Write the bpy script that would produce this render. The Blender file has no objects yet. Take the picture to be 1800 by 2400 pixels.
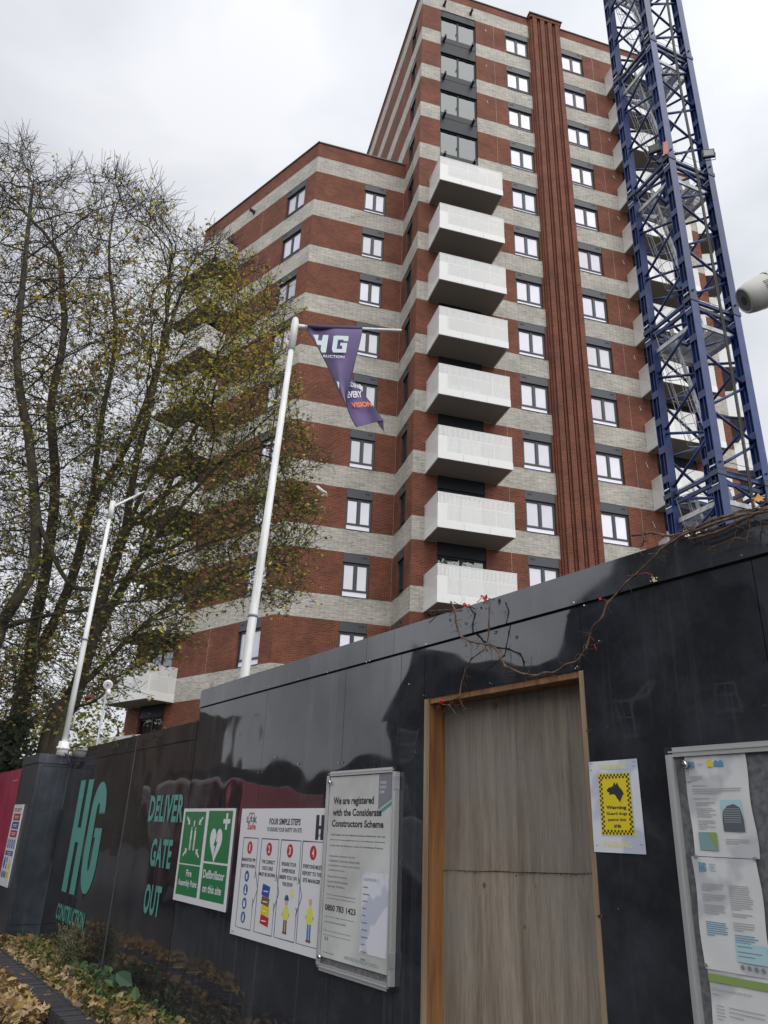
import bpy, bmesh, math, random
import numpy as np
from mathutils import Vector, Matrix, kdtree
random.seed(7); rng=np.random.default_rng(7)
sc=bpy.context.scene
C=sc.collection
# ---------------------------------------------------------------- camera
FPX,PITCH,ROLL=1757.58,0.4035,0.0374          # focal length in photo pixels (1800 wide), pitch, roll
cf=Vector((0,math.cos(PITCH),math.sin(PITCH))); r0=Vector((1,0,0)); u0_=r0.cross(cf)
cr=r0*math.cos(ROLL)+u0_*math.sin(ROLL); cu=-r0*math.sin(ROLL)+u0_*math.cos(ROLL)
cam=bpy.data.objects.new('camera',bpy.data.cameras.new('camera')); C.objects.link(cam)
cam.matrix_world=Matrix(((cr.x,cu.x,-cf.x,0),(cr.y,cu.y,-cf.y,0),(cr.z,cu.z,-cf.z,0),(0,0,0,1)))
cam.data.sensor_fit='HORIZONTAL'; cam.data.sensor_width=36; cam.data.lens=36*FPX/1800
cam.data.clip_start=0.05; cam.data.clip_end=3000
sc.camera=cam
GZ=-1.3                                        # ground level below the phone
def ray(x,y): return cf+cr*((x-900)/FPX)-cu*((y-1200)/FPX)
# ---------------------------------------------------------------- sky, sun, exposure
SUN_AZ,SUN_EL=math.radians(150),math.radians(42)   # sun behind the photographer, veiled by cloud
sun_dir=Vector((math.cos(SUN_EL)*math.sin(SUN_AZ),math.cos(SUN_EL)*math.cos(SUN_AZ),math.sin(SUN_EL)))
w=bpy.data.worlds.new('World'); sc.world=w; w.use_nodes=True
nt=w.node_tree; N=nt.nodes; Lk=nt.links; N.clear()
wo=N.new('ShaderNodeOutputWorld'); bg=N.new('ShaderNodeBackground'); bg.inputs['Strength'].default_value=0.1
st=N.new('ShaderNodeTexSky'); st.sky_type='NISHITA'; st.sun_disc=False; st.sun_elevation=SUN_EL; st.sun_rotation=SUN_AZ
hs=N.new('ShaderNodeHueSaturation'); hs.inputs['Saturation'].default_value=0.12; hs.inputs['Value'].default_value=0.6
tc=N.new('ShaderNodeTexCoord')
mp=N.new('ShaderNodeMapping'); mp.inputs['Scale'].default_value=(1,1,2.2)
n1=N.new('ShaderNodeTexNoise'); n1.inputs['Scale'].default_value=1.9; n1.inputs['Detail'].default_value=5; n1.inputs['Roughness'].default_value=.5; n1.inputs['Distortion'].default_value=.35
rp=N.new('ShaderNodeValToRGB'); rp.color_ramp.elements[0].position=.36; rp.color_ramp.elements[0].color=(5.5,5.75,6.25,1)
rp.color_ramp.elements[1].position=.66; rp.color_ramp.elements[1].color=(8.0,8.15,8.6,1)
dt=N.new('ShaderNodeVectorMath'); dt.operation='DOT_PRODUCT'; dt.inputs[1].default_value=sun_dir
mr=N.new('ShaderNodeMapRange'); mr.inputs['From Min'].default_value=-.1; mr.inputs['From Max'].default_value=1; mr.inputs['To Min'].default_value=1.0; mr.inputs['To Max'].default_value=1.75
mx=N.new('ShaderNodeMixRGB'); mx.inputs['Fac'].default_value=.88
ml=N.new('ShaderNodeVectorMath'); ml.operation='SCALE'
Lk.new(tc.outputs['Generated'],mp.inputs['Vector']); Lk.new(mp.outputs[0],n1.inputs['Vector']); Lk.new(n1.outputs[0],rp.inputs[0])
Lk.new(st.outputs[0],hs.inputs['Color']); Lk.new(hs.outputs[0],mx.inputs[1]); Lk.new(rp.outputs[0],mx.inputs[2])
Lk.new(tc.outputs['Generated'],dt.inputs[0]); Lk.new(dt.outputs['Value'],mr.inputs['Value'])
# a brighter break in the cloud low in the west
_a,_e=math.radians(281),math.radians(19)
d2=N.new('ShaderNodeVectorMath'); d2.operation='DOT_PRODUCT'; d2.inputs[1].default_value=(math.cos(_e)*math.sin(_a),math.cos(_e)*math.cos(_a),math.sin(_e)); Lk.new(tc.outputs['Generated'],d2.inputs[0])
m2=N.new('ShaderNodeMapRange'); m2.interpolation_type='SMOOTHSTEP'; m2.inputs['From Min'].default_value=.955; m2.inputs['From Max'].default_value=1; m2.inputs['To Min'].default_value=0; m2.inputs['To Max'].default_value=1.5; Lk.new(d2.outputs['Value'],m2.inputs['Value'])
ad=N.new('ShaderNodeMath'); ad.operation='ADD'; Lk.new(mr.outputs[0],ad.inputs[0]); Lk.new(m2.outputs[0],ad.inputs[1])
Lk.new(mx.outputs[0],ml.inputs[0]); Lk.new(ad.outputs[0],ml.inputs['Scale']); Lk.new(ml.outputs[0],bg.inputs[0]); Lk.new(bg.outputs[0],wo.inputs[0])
sl=bpy.data.lights.new('sun','SUN'); sl.energy=1.2; sl.angle=math.radians(60); sl.color=(1,.97,.93)
so=bpy.data.objects.new('sun',sl); C.objects.link(so); so.rotation_euler=sun_dir.to_track_quat('Z','Y').to_euler(); so.location=(0,-10,60)
sc.view_settings.view_transform='Standard'; sc.view_settings.look='None'; sc.view_settings.exposure=0.22; sc.view_settings.gamma=1
# ---------------------------------------------------------------- materials
M={}
def mat(name,col,rough=.6,metal=0,spec=.5,coat=0,emit=None):
    m=bpy.data.materials.new(name); m.use_nodes=True; b=m.node_tree.nodes['Principled BSDF']
    b.inputs['Base Color'].default_value=(*col,1); b.inputs['Roughness'].default_value=rough; b.inputs['Metallic'].default_value=metal
    b.inputs['Specular IOR Level'].default_value=spec; b.inputs['Coat Weight'].default_value=coat
    M[name]=m; return m
def nd(m,t,**k):
    n=m.node_tree.nodes.new(t)
    for a,v in k.items():
        if a in n.inputs: n.inputs[a].default_value=v
        else: setattr(n,a,v)
    return n
def ln(m,a,b): m.node_tree.links.new(a,b)
def bs(m): return m.node_tree.nodes['Principled BSDF']
def noise_col(m,c1,c2,scale=3,detail=4,stretch=(1,1,1),coord='Object',p=(.35,.65),bump=0,rough=None,dist=0):
    t=nd(m,'ShaderNodeTexCoord'); mp=nd(m,'ShaderNodeMapping'); mp.inputs['Scale'].default_value=stretch
    n=nd(m,'ShaderNodeTexNoise'); n.inputs['Scale'].default_value=scale; n.inputs['Detail'].default_value=detail; n.inputs['Distortion'].default_value=dist
    r=nd(m,'ShaderNodeValToRGB'); e=r.color_ramp.elements; e[0].position,e[1].position=p; e[0].color=(*c1,1); e[1].color=(*c2,1)
    ln(m,t.outputs[coord],mp.inputs[0]); ln(m,mp.outputs[0],n.inputs[0]); ln(m,n.outputs[0],r.inputs[0]); ln(m,r.outputs[0],bs(m).inputs['Base Color'])
    if bump:
        b=nd(m,'ShaderNodeBump'); b.inputs['Strength'].default_value=bump; b.inputs['Distance'].default_value=.01
        ln(m,n.outputs[0],b.inputs['Height']); ln(m,b.outputs[0],bs(m).inputs['Normal'])
    return n,r,mp
def brickmat(name,c1,c2,mortar,bw,bh,ms,bump=.6,var=.5,offset=.5,bias=0,patch=(.8,1.15)):
    m=mat(name,c1,.85)
    t=nd(m,'ShaderNodeTexCoord'); b=nd(m,'ShaderNodeTexBrick'); b.offset=offset
    for k,v in (('Color1',(*c1,1)),('Color2',(*c2,1)),('Mortar',(*mortar,1)),('Scale',1.0),('Mortar Size',ms),('Mortar Smooth',.3),('Bias',bias),('Brick Width',bw),('Row Height',bh)): b.inputs[k].default_value=v
    ln(m,t.outputs['UV'],b.inputs['Vector'])
    n=nd(m,'ShaderNodeTexNoise'); n.inputs['Scale'].default_value=.9; n.inputs['Detail'].default_value=6; ln(m,t.outputs['UV'],n.inputs['Vector'])
    mr=nd(m,'ShaderNodeMapRange'); mr.inputs['From Min'].default_value=.3; mr.inputs['From Max'].default_value=.7; mr.inputs['To Min'].default_value=patch[0]; mr.inputs['To Max'].default_value=patch[1]
    ln(m,n.outputs[0],mr.inputs[0])
    s=nd(m,'ShaderNodeVectorMath',operation='SCALE'); ln(m,b.outputs['Color'],s.inputs[0]); ln(m,mr.outputs[0],s.inputs['Scale']); ln(m,s.outputs[0],bs(m).inputs['Base Color'])
    bp=nd(m,'ShaderNodeBump'); bp.inputs['Strength'].default_value=bump; bp.inputs['Distance'].default_value=.008; bp.invert=True
    ln(m,b.outputs['Fac'],bp.inputs['Height']); ln(m,bp.outputs[0],bs(m).inputs['Normal'])
    return m,b,s
brickmat('brick',(.205,.056,.025),(.105,.029,.014),(.27,.125,.080),.225,.075,.010,bump=1,patch=(.72,1.2))
mS,bS,sS=brickmat('stone',(.72,.675,.585),(.54,.505,.44),(.14,.135,.12),.42,.052,.0065,bump=1,patch=(.85,1.12))
# long thin stones: break the courses up with stretched noise so that joints come and go
tS=nd(mS,'ShaderNodeTexCoord'); mpS=nd(mS,'ShaderNodeMapping'); mpS.inputs['Scale'].default_value=(3.0,34,1)
nS=nd(mS,'ShaderNodeTexNoise'); nS.inputs['Scale'].default_value=1; nS.inputs['Detail'].default_value=3
rS=nd(mS,'ShaderNodeValToRGB'); rS.color_ramp.elements[0].position=.33; rS.color_ramp.elements[0].color=(.30,.30,.30,1); rS.color_ramp.elements[1].position=.47; rS.color_ramp.elements[1].color=(1,1,1,1)
mm=nd(mS,'ShaderNodeMixRGB',blend_type='MULTIPLY'); mm.inputs[0].default_value=.75
ln(mS,tS.outputs['UV'],mpS.inputs[0]); ln(mS,mpS.outputs[0],nS.inputs[0]); ln(mS,nS.outputs[0],rS.inputs[0]); ln(mS,sS.outputs[0],mm.inputs[1]); ln(mS,rS.outputs[0],mm.inputs[2]); ln(mS,mm.outputs[0],bs(mS).inputs['Base Color'])
mat('grey_frame',(.036,.041,.048),.45); mat('bay_frame',(.020,.023,.027),.5,spec=.3); mat('dark_frame',(.018,.021,.024),.35); mat('coping',(.09,.095,.10),.5); mat('black',(.012,.012,.013),.5)
mat('film_pane',(.60,.59,.68),.06,spec=.9,coat=.5)
m=M['film_pane']; noise_col(m,(.72,.71,.80),(.84,.83,.93),.7,2,coord='Object'); m=M['film_pane']; oi=nd(m,'ShaderNodeObjectInfo'); mrv=nd(m,'ShaderNodeMapRange'); mrv.inputs['To Min'].default_value=.60; mrv.inputs['To Max'].default_value=1.0; ln(m,oi.outputs['Random'],mrv.inputs[0])
_l=bs(m).inputs['Base Color'].links[0].from_socket; sv_=nd(m,'ShaderNodeVectorMath',operation='SCALE'); ln(m,_l,sv_.inputs[0]); ln(m,mrv.outputs[0],sv_.inputs['Scale']); ln(m,sv_.outputs[0],bs(m).inputs['Base Color'])
mat('bottom_pane',(.86,.84,.95),.1,spec=.8)
# reflective dark glazing
m=mat('glass',(.008,.012,.011),.02,spec=.22); nt_=m.node_tree; gl=nd(m,'ShaderNodeBsdfGlossy'); gl.inputs['Roughness'].default_value=.02; gl.inputs['Color'].default_value=(.80,.86,.84,1)
mxs=nd(m,'ShaderNodeMixShader'); mxs.inputs[0].default_value=.10; ln(m,bs(m).outputs[0],mxs.inputs[1]); ln(m,gl.outputs[0],mxs.inputs[2]); ln(m,mxs.outputs[0],nt_.nodes['Material Output'].inputs[0])
nb=nd(m,'ShaderNodeTexNoise'); nb.inputs['Scale'].default_value=2.2; bp=nd(m,'ShaderNodeBump'); bp.inputs['Strength'].default_value=.5; bp.inputs['Distance'].default_value=.05
tcg=nd(m,'ShaderNodeTexCoord'); ln(m,tcg.outputs['Object'],nb.inputs[0]); ln(m,nb.outputs[0],bp.inputs['Height']); ln(m,bp.outputs[0],gl.inputs['Normal'])
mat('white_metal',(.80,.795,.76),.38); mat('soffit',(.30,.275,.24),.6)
# perforated balcony panel
m=mat('perforated',(.80,.795,.76),.4); t=nd(m,'ShaderNodeTexCoord'); sp=nd(m,'ShaderNodeSeparateXYZ'); ln(m,t.outputs['UV'],sp.inputs[0])
def mth(m,op,a,b=None,c=None):
    n=nd(m,'ShaderNodeMath',operation=op)
    for i,v in enumerate((a,b,c)):
        if v is None: continue
        if isinstance(v,(int,float)): n.inputs[i].default_value=v
        else: ln(m,v,n.inputs[i])
    return n.outputs[0]
U,Vv=sp.outputs[0],sp.outputs[1]
def dots(p,rad,ou=0.,ov=0.):
    a=mth(m,'SUBTRACT',mth(m,'FRACT',mth(m,'ADD',mth(m,'DIVIDE',U,p),ou)),.5); b=mth(m,'SUBTRACT',mth(m,'FRACT',mth(m,'ADD',mth(m,'DIVIDE',Vv,p),ov)),.5)
    return mth(m,'LESS_THAN',mth(m,'SQRT',mth(m,'ADD',mth(m,'MULTIPLY',a,a),mth(m,'MULTIPLY',b,b))),rad)
dd=mth(m,'MAXIMUM',dots(.075,.165),dots(.075,.165,.5,.5))
fld=mth(m,'MULTIPLY',mth(m,'MULTIPLY',mth(m,'GREATER_THAN',U,.42),mth(m,'GREATER_THAN',Vv,.37)),mth(m,'LESS_THAN',Vv,1.07))
su=mth(m,'LESS_THAN',mth(m,'FRACT',mth(m,'DIVIDE',U,.058)),.24); sv=mth(m,'LESS_THAN',mth(m,'FRACT',mth(m,'DIVIDE',Vv,.058)),.8)
slot=mth(m,'MULTIPLY',mth(m,'MULTIPLY',su,sv),mth(m,'MULTIPLY',mth(m,'GREATER_THAN',Vv,1.10),mth(m,'LESS_THAN',Vv,1.50)))
hole=mth(m,'MAXIMUM',mth(m,'MULTIPLY',dd,fld),slot)
tr=nd(m,'ShaderNodeBsdfTransparent'); mxs=nd(m,'ShaderNodeMixShader'); ln(m,hole,mxs.inputs[0]); ln(m,bs(m).outputs[0],mxs.inputs[1]); ln(m,tr.outputs[0],mxs.inputs[2]); ln(m,mxs.outputs[0],m.node_tree.nodes['Material Output'].inputs[0])
# crane paint, galvanised steel
m=mat('crane_blue',(.012,.030,.13),.38,spec=.45,coat=.1); noise_col(m,(.010,.024,.105),(.018,.042,.165),2.2,6)
oi=nd(m,'ShaderNodeObjectInfo'); mrv=nd(m,'ShaderNodeMapRange'); mrv.inputs['To Min'].default_value=.72; mrv.inputs['To Max'].default_value=1.25; ln(m,oi.outputs['Random'],mrv.inputs[0]); _l=bs(m).inputs['Base Color'].links[0].from_socket
sv_=nd(m,'ShaderNodeVectorMath',operation='SCALE'); ln(m,_l,sv_.inputs[0]); ln(m,mrv.outputs[0],sv_.inputs['Scale'])
tq=nd(m,'ShaderNodeTexCoord'); nq=nd(m,'ShaderNodeTexNoise'); nq.inputs['Scale'].default_value=9; nq.inputs['Detail'].default_value=8; nq.inputs['Roughness'].default_value=.7; rq=nd(m,'ShaderNodeValToRGB'); rq.color_ramp.elements[0].position=.66; rq.color_ramp.elements[1].position=.70; mq=nd(m,'ShaderNodeMixRGB'); mq.inputs[2].default_value=(.22,.20,.19,1)
ln(m,tq.outputs['Object'],nq.inputs[0]); ln(m,nq.outputs[0],rq.inputs[0]); ln(m,rq.outputs[0],mq.inputs[0]); ln(m,sv_.outputs[0],mq.inputs[1]); ln(m,mq.outputs[0],bs(m).inputs['Base Color'])
mat('crane_grey_blue',(.030,.040,.075),.45)
m=mat('galvanised',(.42,.43,.44),.5,metal=.35); noise_col(m,(.34,.35,.36),(.50,.51,.52),6,5)
# hoarding laminate
def laminate(name,c,scale=1.2,st=.13,rough=.02):
    m=mat(name,c,rough,spec=.6)
    t=nd(m,'ShaderNodeTexCoord'); n=nd(m,'ShaderNodeTexNoise'); n.inputs['Scale'].default_value=scale; n.inputs['Detail'].default_value=2; n.inputs['Roughness'].default_value=.35
    b=nd(m,'ShaderNodeBump'); b.inputs['Strength'].default_value=st; b.inputs['Distance'].default_value=.2
    ln(m,t.outputs['Object'],n.inputs[0]); ln(m,n.outputs[0],b.inputs['Height']); ln(m,b.outputs[0],bs(m).inputs['Normal'])
    n2=nd(m,'ShaderNodeTexNoise'); n2.inputs['Scale'].default_value=5; n2.inputs['Detail'].default_value=8; n2.inputs['Roughness'].default_value=.7
    mr=nd(m,'ShaderNodeMapRange'); mr.inputs['From Min'].default_value=.35; mr.inputs['From Max'].default_value=.75; mr.inputs['To Min'].default_value=rough; mr.inputs['To Max'].default_value=rough+.05
    ln(m,t.outputs['Object'],n2.inputs[0]); ln(m,n2.outputs[0],mr.inputs[0]); ln(m,mr.outputs[0],bs(m).inputs['Roughness'])
    n3=nd(m,'ShaderNodeTexNoise'); n3.inputs['Scale'].default_value=2.5; n3.inputs['Detail'].default_value=9; n3.inputs['Roughness'].default_value=.75
    r=nd(m,'ShaderNodeValToRGB'); r.color_ramp.elements[0].position=.45; r.color_ramp.elements[0].color=(*c,1); r.color_ramp.elements[1].position=.8; r.color_ramp.elements[1].color=(*[x*2.4+.006 for x in c],1)
    ln(m,t.outputs['Object'],n3.inputs[0]); ln(m,n3.outputs[0],r.inputs[0])
    # dried rain streaks and dust
    mp=nd(m,'ShaderNodeMapping'); mp.inputs['Scale'].default_value=(22,22,.8); n4=nd(m,'ShaderNodeTexNoise'); n4.inputs['Scale'].default_value=1; n4.inputs['Detail'].default_value=6
    ln(m,t.outputs['Object'],mp.inputs[0]); ln(m,mp.outputs[0],n4.inputs[0])
    m4=nd(m,'ShaderNodeMapRange'); m4.inputs['From Min'].default_value=.58; m4.inputs['From Max'].default_value=.80; m4.inputs['To Min'].default_value=0; m4.inputs['To Max'].default_value=.22; ln(m,n4.outputs[0],m4.inputs[0])
    mi=nd(m,'ShaderNodeMixRGB'); mi.inputs[2].default_value=(.20,.20,.20,1); ln(m,m4.outputs[0],mi.inputs[0]); ln(m,r.outputs[0],mi.inputs[1]); ln(m,mi.outputs[0],bs(m).inputs['Base Color'])
    return m
laminate('laminate',(.021,.023,.028)); laminate('laminate_cap',(.030,.033,.039),1.2,.13,.04)
laminate('laminate_gate',(.020,.019,.021),1.1,.16,.02); laminate('laminate_box',(.022,.028,.036),1.2,.08,.28)
laminate('magenta',(.30,.015,.055),1.2,.05,.3)
mat('teal',(.105,.34,.29),.35); mat('sign_green',(.022,.21,.075),.3); mat('sign_white',(.78,.78,.79),.3); mat('sign_red',(.50,.03,.045),.35); mat('sign_blue',(.03,.10,.34),.35)
mat('ink',(.03,.03,.035),.5); mat('ink_grey',(.22,.22,.24),.6); mat('faded_ink',(.42,.42,.42),.7); mat('navy_ink',(.03,.035,.12),.4); mat('yellow',(.80,.62,.02),.35); mat('faded_yellow',(.78,.74,.36),.5)
mat('teal_ink',(.10,.30,.28),.5); mat('blue_ink',(.10,.30,.45),.5); mat('pale_blue',(.42,.62,.66),.6); mat('olive_green',(.26,.36,.10),.6); mat('photo_grey',(.10,.12,.13),.5); mat('photo_teal',(.22,.36,.36),.5)
m=mat('poster_paper',(.60,.60,.57),.35); noise_col(m,(.50,.50,.47),(.68,.68,.65),3.5,5,bump=.3)
m=mat('damp_paper',(.66,.66,.65),.4); noise_col(m,(.52,.53,.54),(.70,.70,.68),5,3,p=(.44,.5),bump=.25)
m=mat('laminated_sheet',(.7,.71,.76),.25); noise_col(m,(.56,.58,.68),(.76,.76,.79),6,2,p=(.45,.5))
m=mat('felt',(.13,.13,.135),.95); noise_col(m,(.10,.10,.105),(.17,.17,.175),60,3)
m=mat('aluminium',(.62,.62,.61),.34,metal=.55)
mat('chrome',(.7,.7,.7),.12,metal=1); mat('skin_tone',(.7,.42,.28),.5); mat('hi_vis',(.75,.75,.10),.5); mat('jeans',(.05,.20,.50),.5); mat('brown',(.2,.09,.03),.6)
m=mat('pvc_white',(.78,.78,.75),.35); noise_col(m,(.62,.61,.56),(.80,.80,.78),4,7,stretch=(6,6,.8),p=(.3,.55))
m=mat('flag_cloth',(.115,.075,.20),.7); noise_col(m,(.10,.066,.175),(.14,.095,.235),2,2)
m.node_tree.nodes['Principled BSDF'].inputs['Sheen Weight'].default_value=.3
mat('flag_dark',(.06,.045,.11),.7); mat('flag_white',(.60,.70,.70),.6); mat('orange',(.85,.22,.03),.5)
m=mat('camera_shell',(.60,.585,.52),.38); noise_col(m,(.30,.27,.22),(.62,.61,.56),3.5,6,stretch=(1,1,1),p=(.30,.46))
# plywood & timber
m=mat('plywood',(.25,.19,.13),.75)
n,r,mp=noise_col(m,(.180,.148,.115),(.300,.255,.205),1,12,stretch=(34,34,2.6),p=(.30,.70),dist=.55)
t=nd(m,'ShaderNodeTexCoord'); mp2=nd(m,'ShaderNodeMapping'); mp2.inputs['Scale'].default_value=(8,8,.55); n2=nd(m,'ShaderNodeTexNoise'); n2.inputs['Scale'].default_value=1; n2.inputs['Detail'].default_value=9; n2.inputs['Roughness'].default_value=.65
r2=nd(m,'ShaderNodeValToRGB'); r2.color_ramp.elements[0].position=.36; r2.color_ramp.elements[0].color=(.50,.44,.38,1); r2.color_ramp.elements[1].position=.60; r2.color_ramp.elements[1].color=(1.12,1.08,1.0,1)
mxx=nd(m,'ShaderNodeMixRGB',blend_type='MULTIPLY'); mxx.inputs[0].default_value=.7
ln(m,t.outputs['Object'],mp2.inputs[0]); ln(m,mp2.outputs[0],n2.inputs[0]); ln(m,n2.outputs[0],r2.inputs[0]); ln(m,r.outputs[0],mxx.inputs[1]); ln(m,r2.outputs[0],mxx.inputs[2])
# grey weather bloom
n4=nd(m,'ShaderNodeTexNoise'); n4.inputs['Scale'].default_value=2.2; n4.inputs['Detail'].default_value=7; r4=nd(m,'ShaderNodeValToRGB'); r4.color_ramp.elements[0].position=.42; r4.color_ramp.elements[0].color=(0,0,0,1); r4.color_ramp.elements[1].position=.68; r4.color_ramp.elements[1].color=(1,1,1,1)
mp5=nd(m,'ShaderNodeMapping'); mp5.inputs['Scale'].default_value=(210,210,9); n5=nd(m,'ShaderNodeTexNoise'); n5.inputs['Scale'].default_value=1; n5.inputs['Detail'].default_value=6; n5.inputs['Roughness'].default_value=.8; r5=nd(m,'ShaderNodeValToRGB'); r5.color_ramp.elements[0].position=.34; r5.color_ramp.elements[0].color=(.45,.42,.38,1); r5.color_ramp.elements[1].position=.52; r5.color_ramp.elements[1].color=(1.05,1.05,1.05,1)
m5=nd(m,'ShaderNodeMixRGB',blend_type='MULTIPLY'); m5.inputs[0].default_value=.75; ln(m,t.outputs['Object'],mp5.inputs[0]); ln(m,mp5.outputs[0],n5.inputs[0]); ln(m,n5.outputs[0],r5.inputs[0]); ln(m,mxx.outputs[0],m5.inputs[1]); ln(m,r5.outputs[0],m5.inputs[2]); mxx=m5
mg=nd(m,'ShaderNodeMixRGB'); mg.inputs[2].default_value=(.25,.24,.22,1); ln(m,t.outputs['Object'],n4.inputs[0]); ln(m,n4.outputs[0],r4.inputs[0]); ln(m,mth(m,'MULTIPLY',r4.outputs[0],.55),mg.inputs[0]); ln(m,mxx.outputs[0],mg.inputs[1]); ln(m,mg.outputs[0],bs(m).inputs['Base Color'])
m=mat('plywood_low',(.25,.19,.13),.75)
n,r,mp=noise_col(m,(.225,.190,.150),(.360,.310,.250),1,12,stretch=(34,34,2.6),p=(.30,.70),dist=.55)
t=nd(m,'ShaderNodeTexCoord'); mp2=nd(m,'ShaderNodeMapping'); mp2.inputs['Scale'].default_value=(8,8,.55); n2=nd(m,'ShaderNodeTexNoise'); n2.inputs['Scale'].default_value=1; n2.inputs['Detail'].default_value=9; n2.inputs['Roughness'].default_value=.65
r2=nd(m,'ShaderNodeValToRGB'); r2.color_ramp.elements[0].position=.36; r2.color_ramp.elements[0].color=(.50,.44,.38,1); r2.color_ramp.elements[1].position=.60; r2.color_ramp.elements[1].color=(1.12,1.08,1.0,1)
mxx=nd(m,'ShaderNodeMixRGB',blend_type='MULTIPLY'); mxx.inputs[0].default_value=.7
ln(m,t.outputs['Object'],mp2.inputs[0]); ln(m,mp2.outputs[0],n2.inputs[0]); ln(m,n2.outputs[0],r2.inputs[0]); ln(m,r.outputs[0],mxx.inputs[1]); ln(m,r2.outputs[0],mxx.inputs[2])
# grey weather bloom
n4=nd(m,'ShaderNodeTexNoise'); n4.inputs['Scale'].default_value=2.2; n4.inputs['Detail'].default_value=7; r4=nd(m,'ShaderNodeValToRGB'); r4.color_ramp.elements[0].position=.42; r4.color_ramp.elements[0].color=(0,0,0,1); r4.color_ramp.elements[1].position=.68; r4.color_ramp.elements[1].color=(1,1,1,1)
mp5=nd(m,'ShaderNodeMapping'); mp5.inputs['Scale'].default_value=(210,210,9); n5=nd(m,'ShaderNodeTexNoise'); n5.inputs['Scale'].default_value=1; n5.inputs['Detail'].default_value=6; n5.inputs['Roughness'].default_value=.8; r5=nd(m,'ShaderNodeValToRGB'); r5.color_ramp.elements[0].position=.34; r5.color_ramp.elements[0].color=(.45,.42,.38,1); r5.color_ramp.elements[1].position=.52; r5.color_ramp.elements[1].color=(1.05,1.05,1.05,1)
m5=nd(m,'ShaderNodeMixRGB',blend_type='MULTIPLY'); m5.inputs[0].default_value=.75; ln(m,t.outputs['Object'],mp5.inputs[0]); ln(m,mp5.outputs[0],n5.inputs[0]); ln(m,n5.outputs[0],r5.inputs[0]); ln(m,mxx.outputs[0],m5.inputs[1]); ln(m,r5.outputs[0],m5.inputs[2]); mxx=m5
mg=nd(m,'ShaderNodeMixRGB'); mg.inputs[2].default_value=(.25,.24,.22,1); ln(m,t.outputs['Object'],n4.inputs[0]); ln(m,n4.outputs[0],r4.inputs[0]); ln(m,mth(m,'MULTIPLY',r4.outputs[0],.55),mg.inputs[0]); ln(m,mxx.outputs[0],mg.inputs[1]); ln(m,mg.outputs[0],bs(m).inputs['Base Color'])
m=mat('timber',(.36,.17,.05),.6); noise_col(m,(.105,.045,.015),(.36,.175,.06),1,8,stretch=(26,26,1.6),p=(.3,.7),dist=.6,bump=.4)
m=mat('timber_pale',(.34,.25,.16),.7); noise_col(m,(.22,.15,.09),(.38,.29,.19),1,8,stretch=(26,26,2),p=(.3,.7))
# bark, leaves, ground
m=mat('bark',(.060,.050,.034),.9); noise_col(m,(.030,.026,.018),(.085,.074,.050),3.5,8,bump=.6)
m=mat('twig',(.045,.034,.026),.85)
def leafmat(name,tr=.35):
    m=mat(name,(.1,.1,.03),.6); a=nd(m,'ShaderNodeAttribute'); a.attribute_name='tint'; ln(m,a.outputs['Color'],bs(m).inputs['Base Color'])
    t=nd(m,'ShaderNodeBsdfTranslucent'); ln(m,a.outputs['Color'],t.inputs[0]); x=nd(m,'ShaderNodeMixShader'); x.inputs[0].default_value=tr
    ln(m,bs(m).outputs[0],x.inputs[1]); ln(m,t.outputs[0],x.inputs[2]); ln(m,x.outputs[0],m.node_tree.nodes['Material Output'].inputs[0]); return m
leafmat('leaf'); leafmat('dry_leaf',.12); leafmat('ivy_leaf',.1)
m=mat('vine',(.12,.065,.04),.8); noise_col(m,(.07,.038,.028),(.19,.11,.065),30,3)
mat('red_leaf',(.55,.02,.03),.5); mat('berry',(.02,.015,.02),.4)
m=mat('asphalt',(.055,.055,.057),.9); noise_col(m,(.040,.040,.042),(.075,.075,.078),40,6,bump=.3)
m=mat('soil',(.05,.038,.022),.95); noise_col(m,(.03,.022,.014),(.085,.065,.035),9,8,bump=1)
brickmat('kerb_brick',(.060,.055,.062),(.040,.037,.042),(.018,.017,.016),.072,.5,.006,bump=1)
m=mat('render_brown',(.10,.07,.05),.8); mat('slate',(.045,.047,.055),.6); mat('red_paint',(.30,.01,.02),.2,coat=1); mat('car_black',(.01,.01,.012),.15,coat=1); mat('rubber',(.015,.015,.015),.8); mat('window_pane',(.04,.05,.06),.05,spec=1)
mat('pink_red',(.42,.10,.09),.5)
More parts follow.
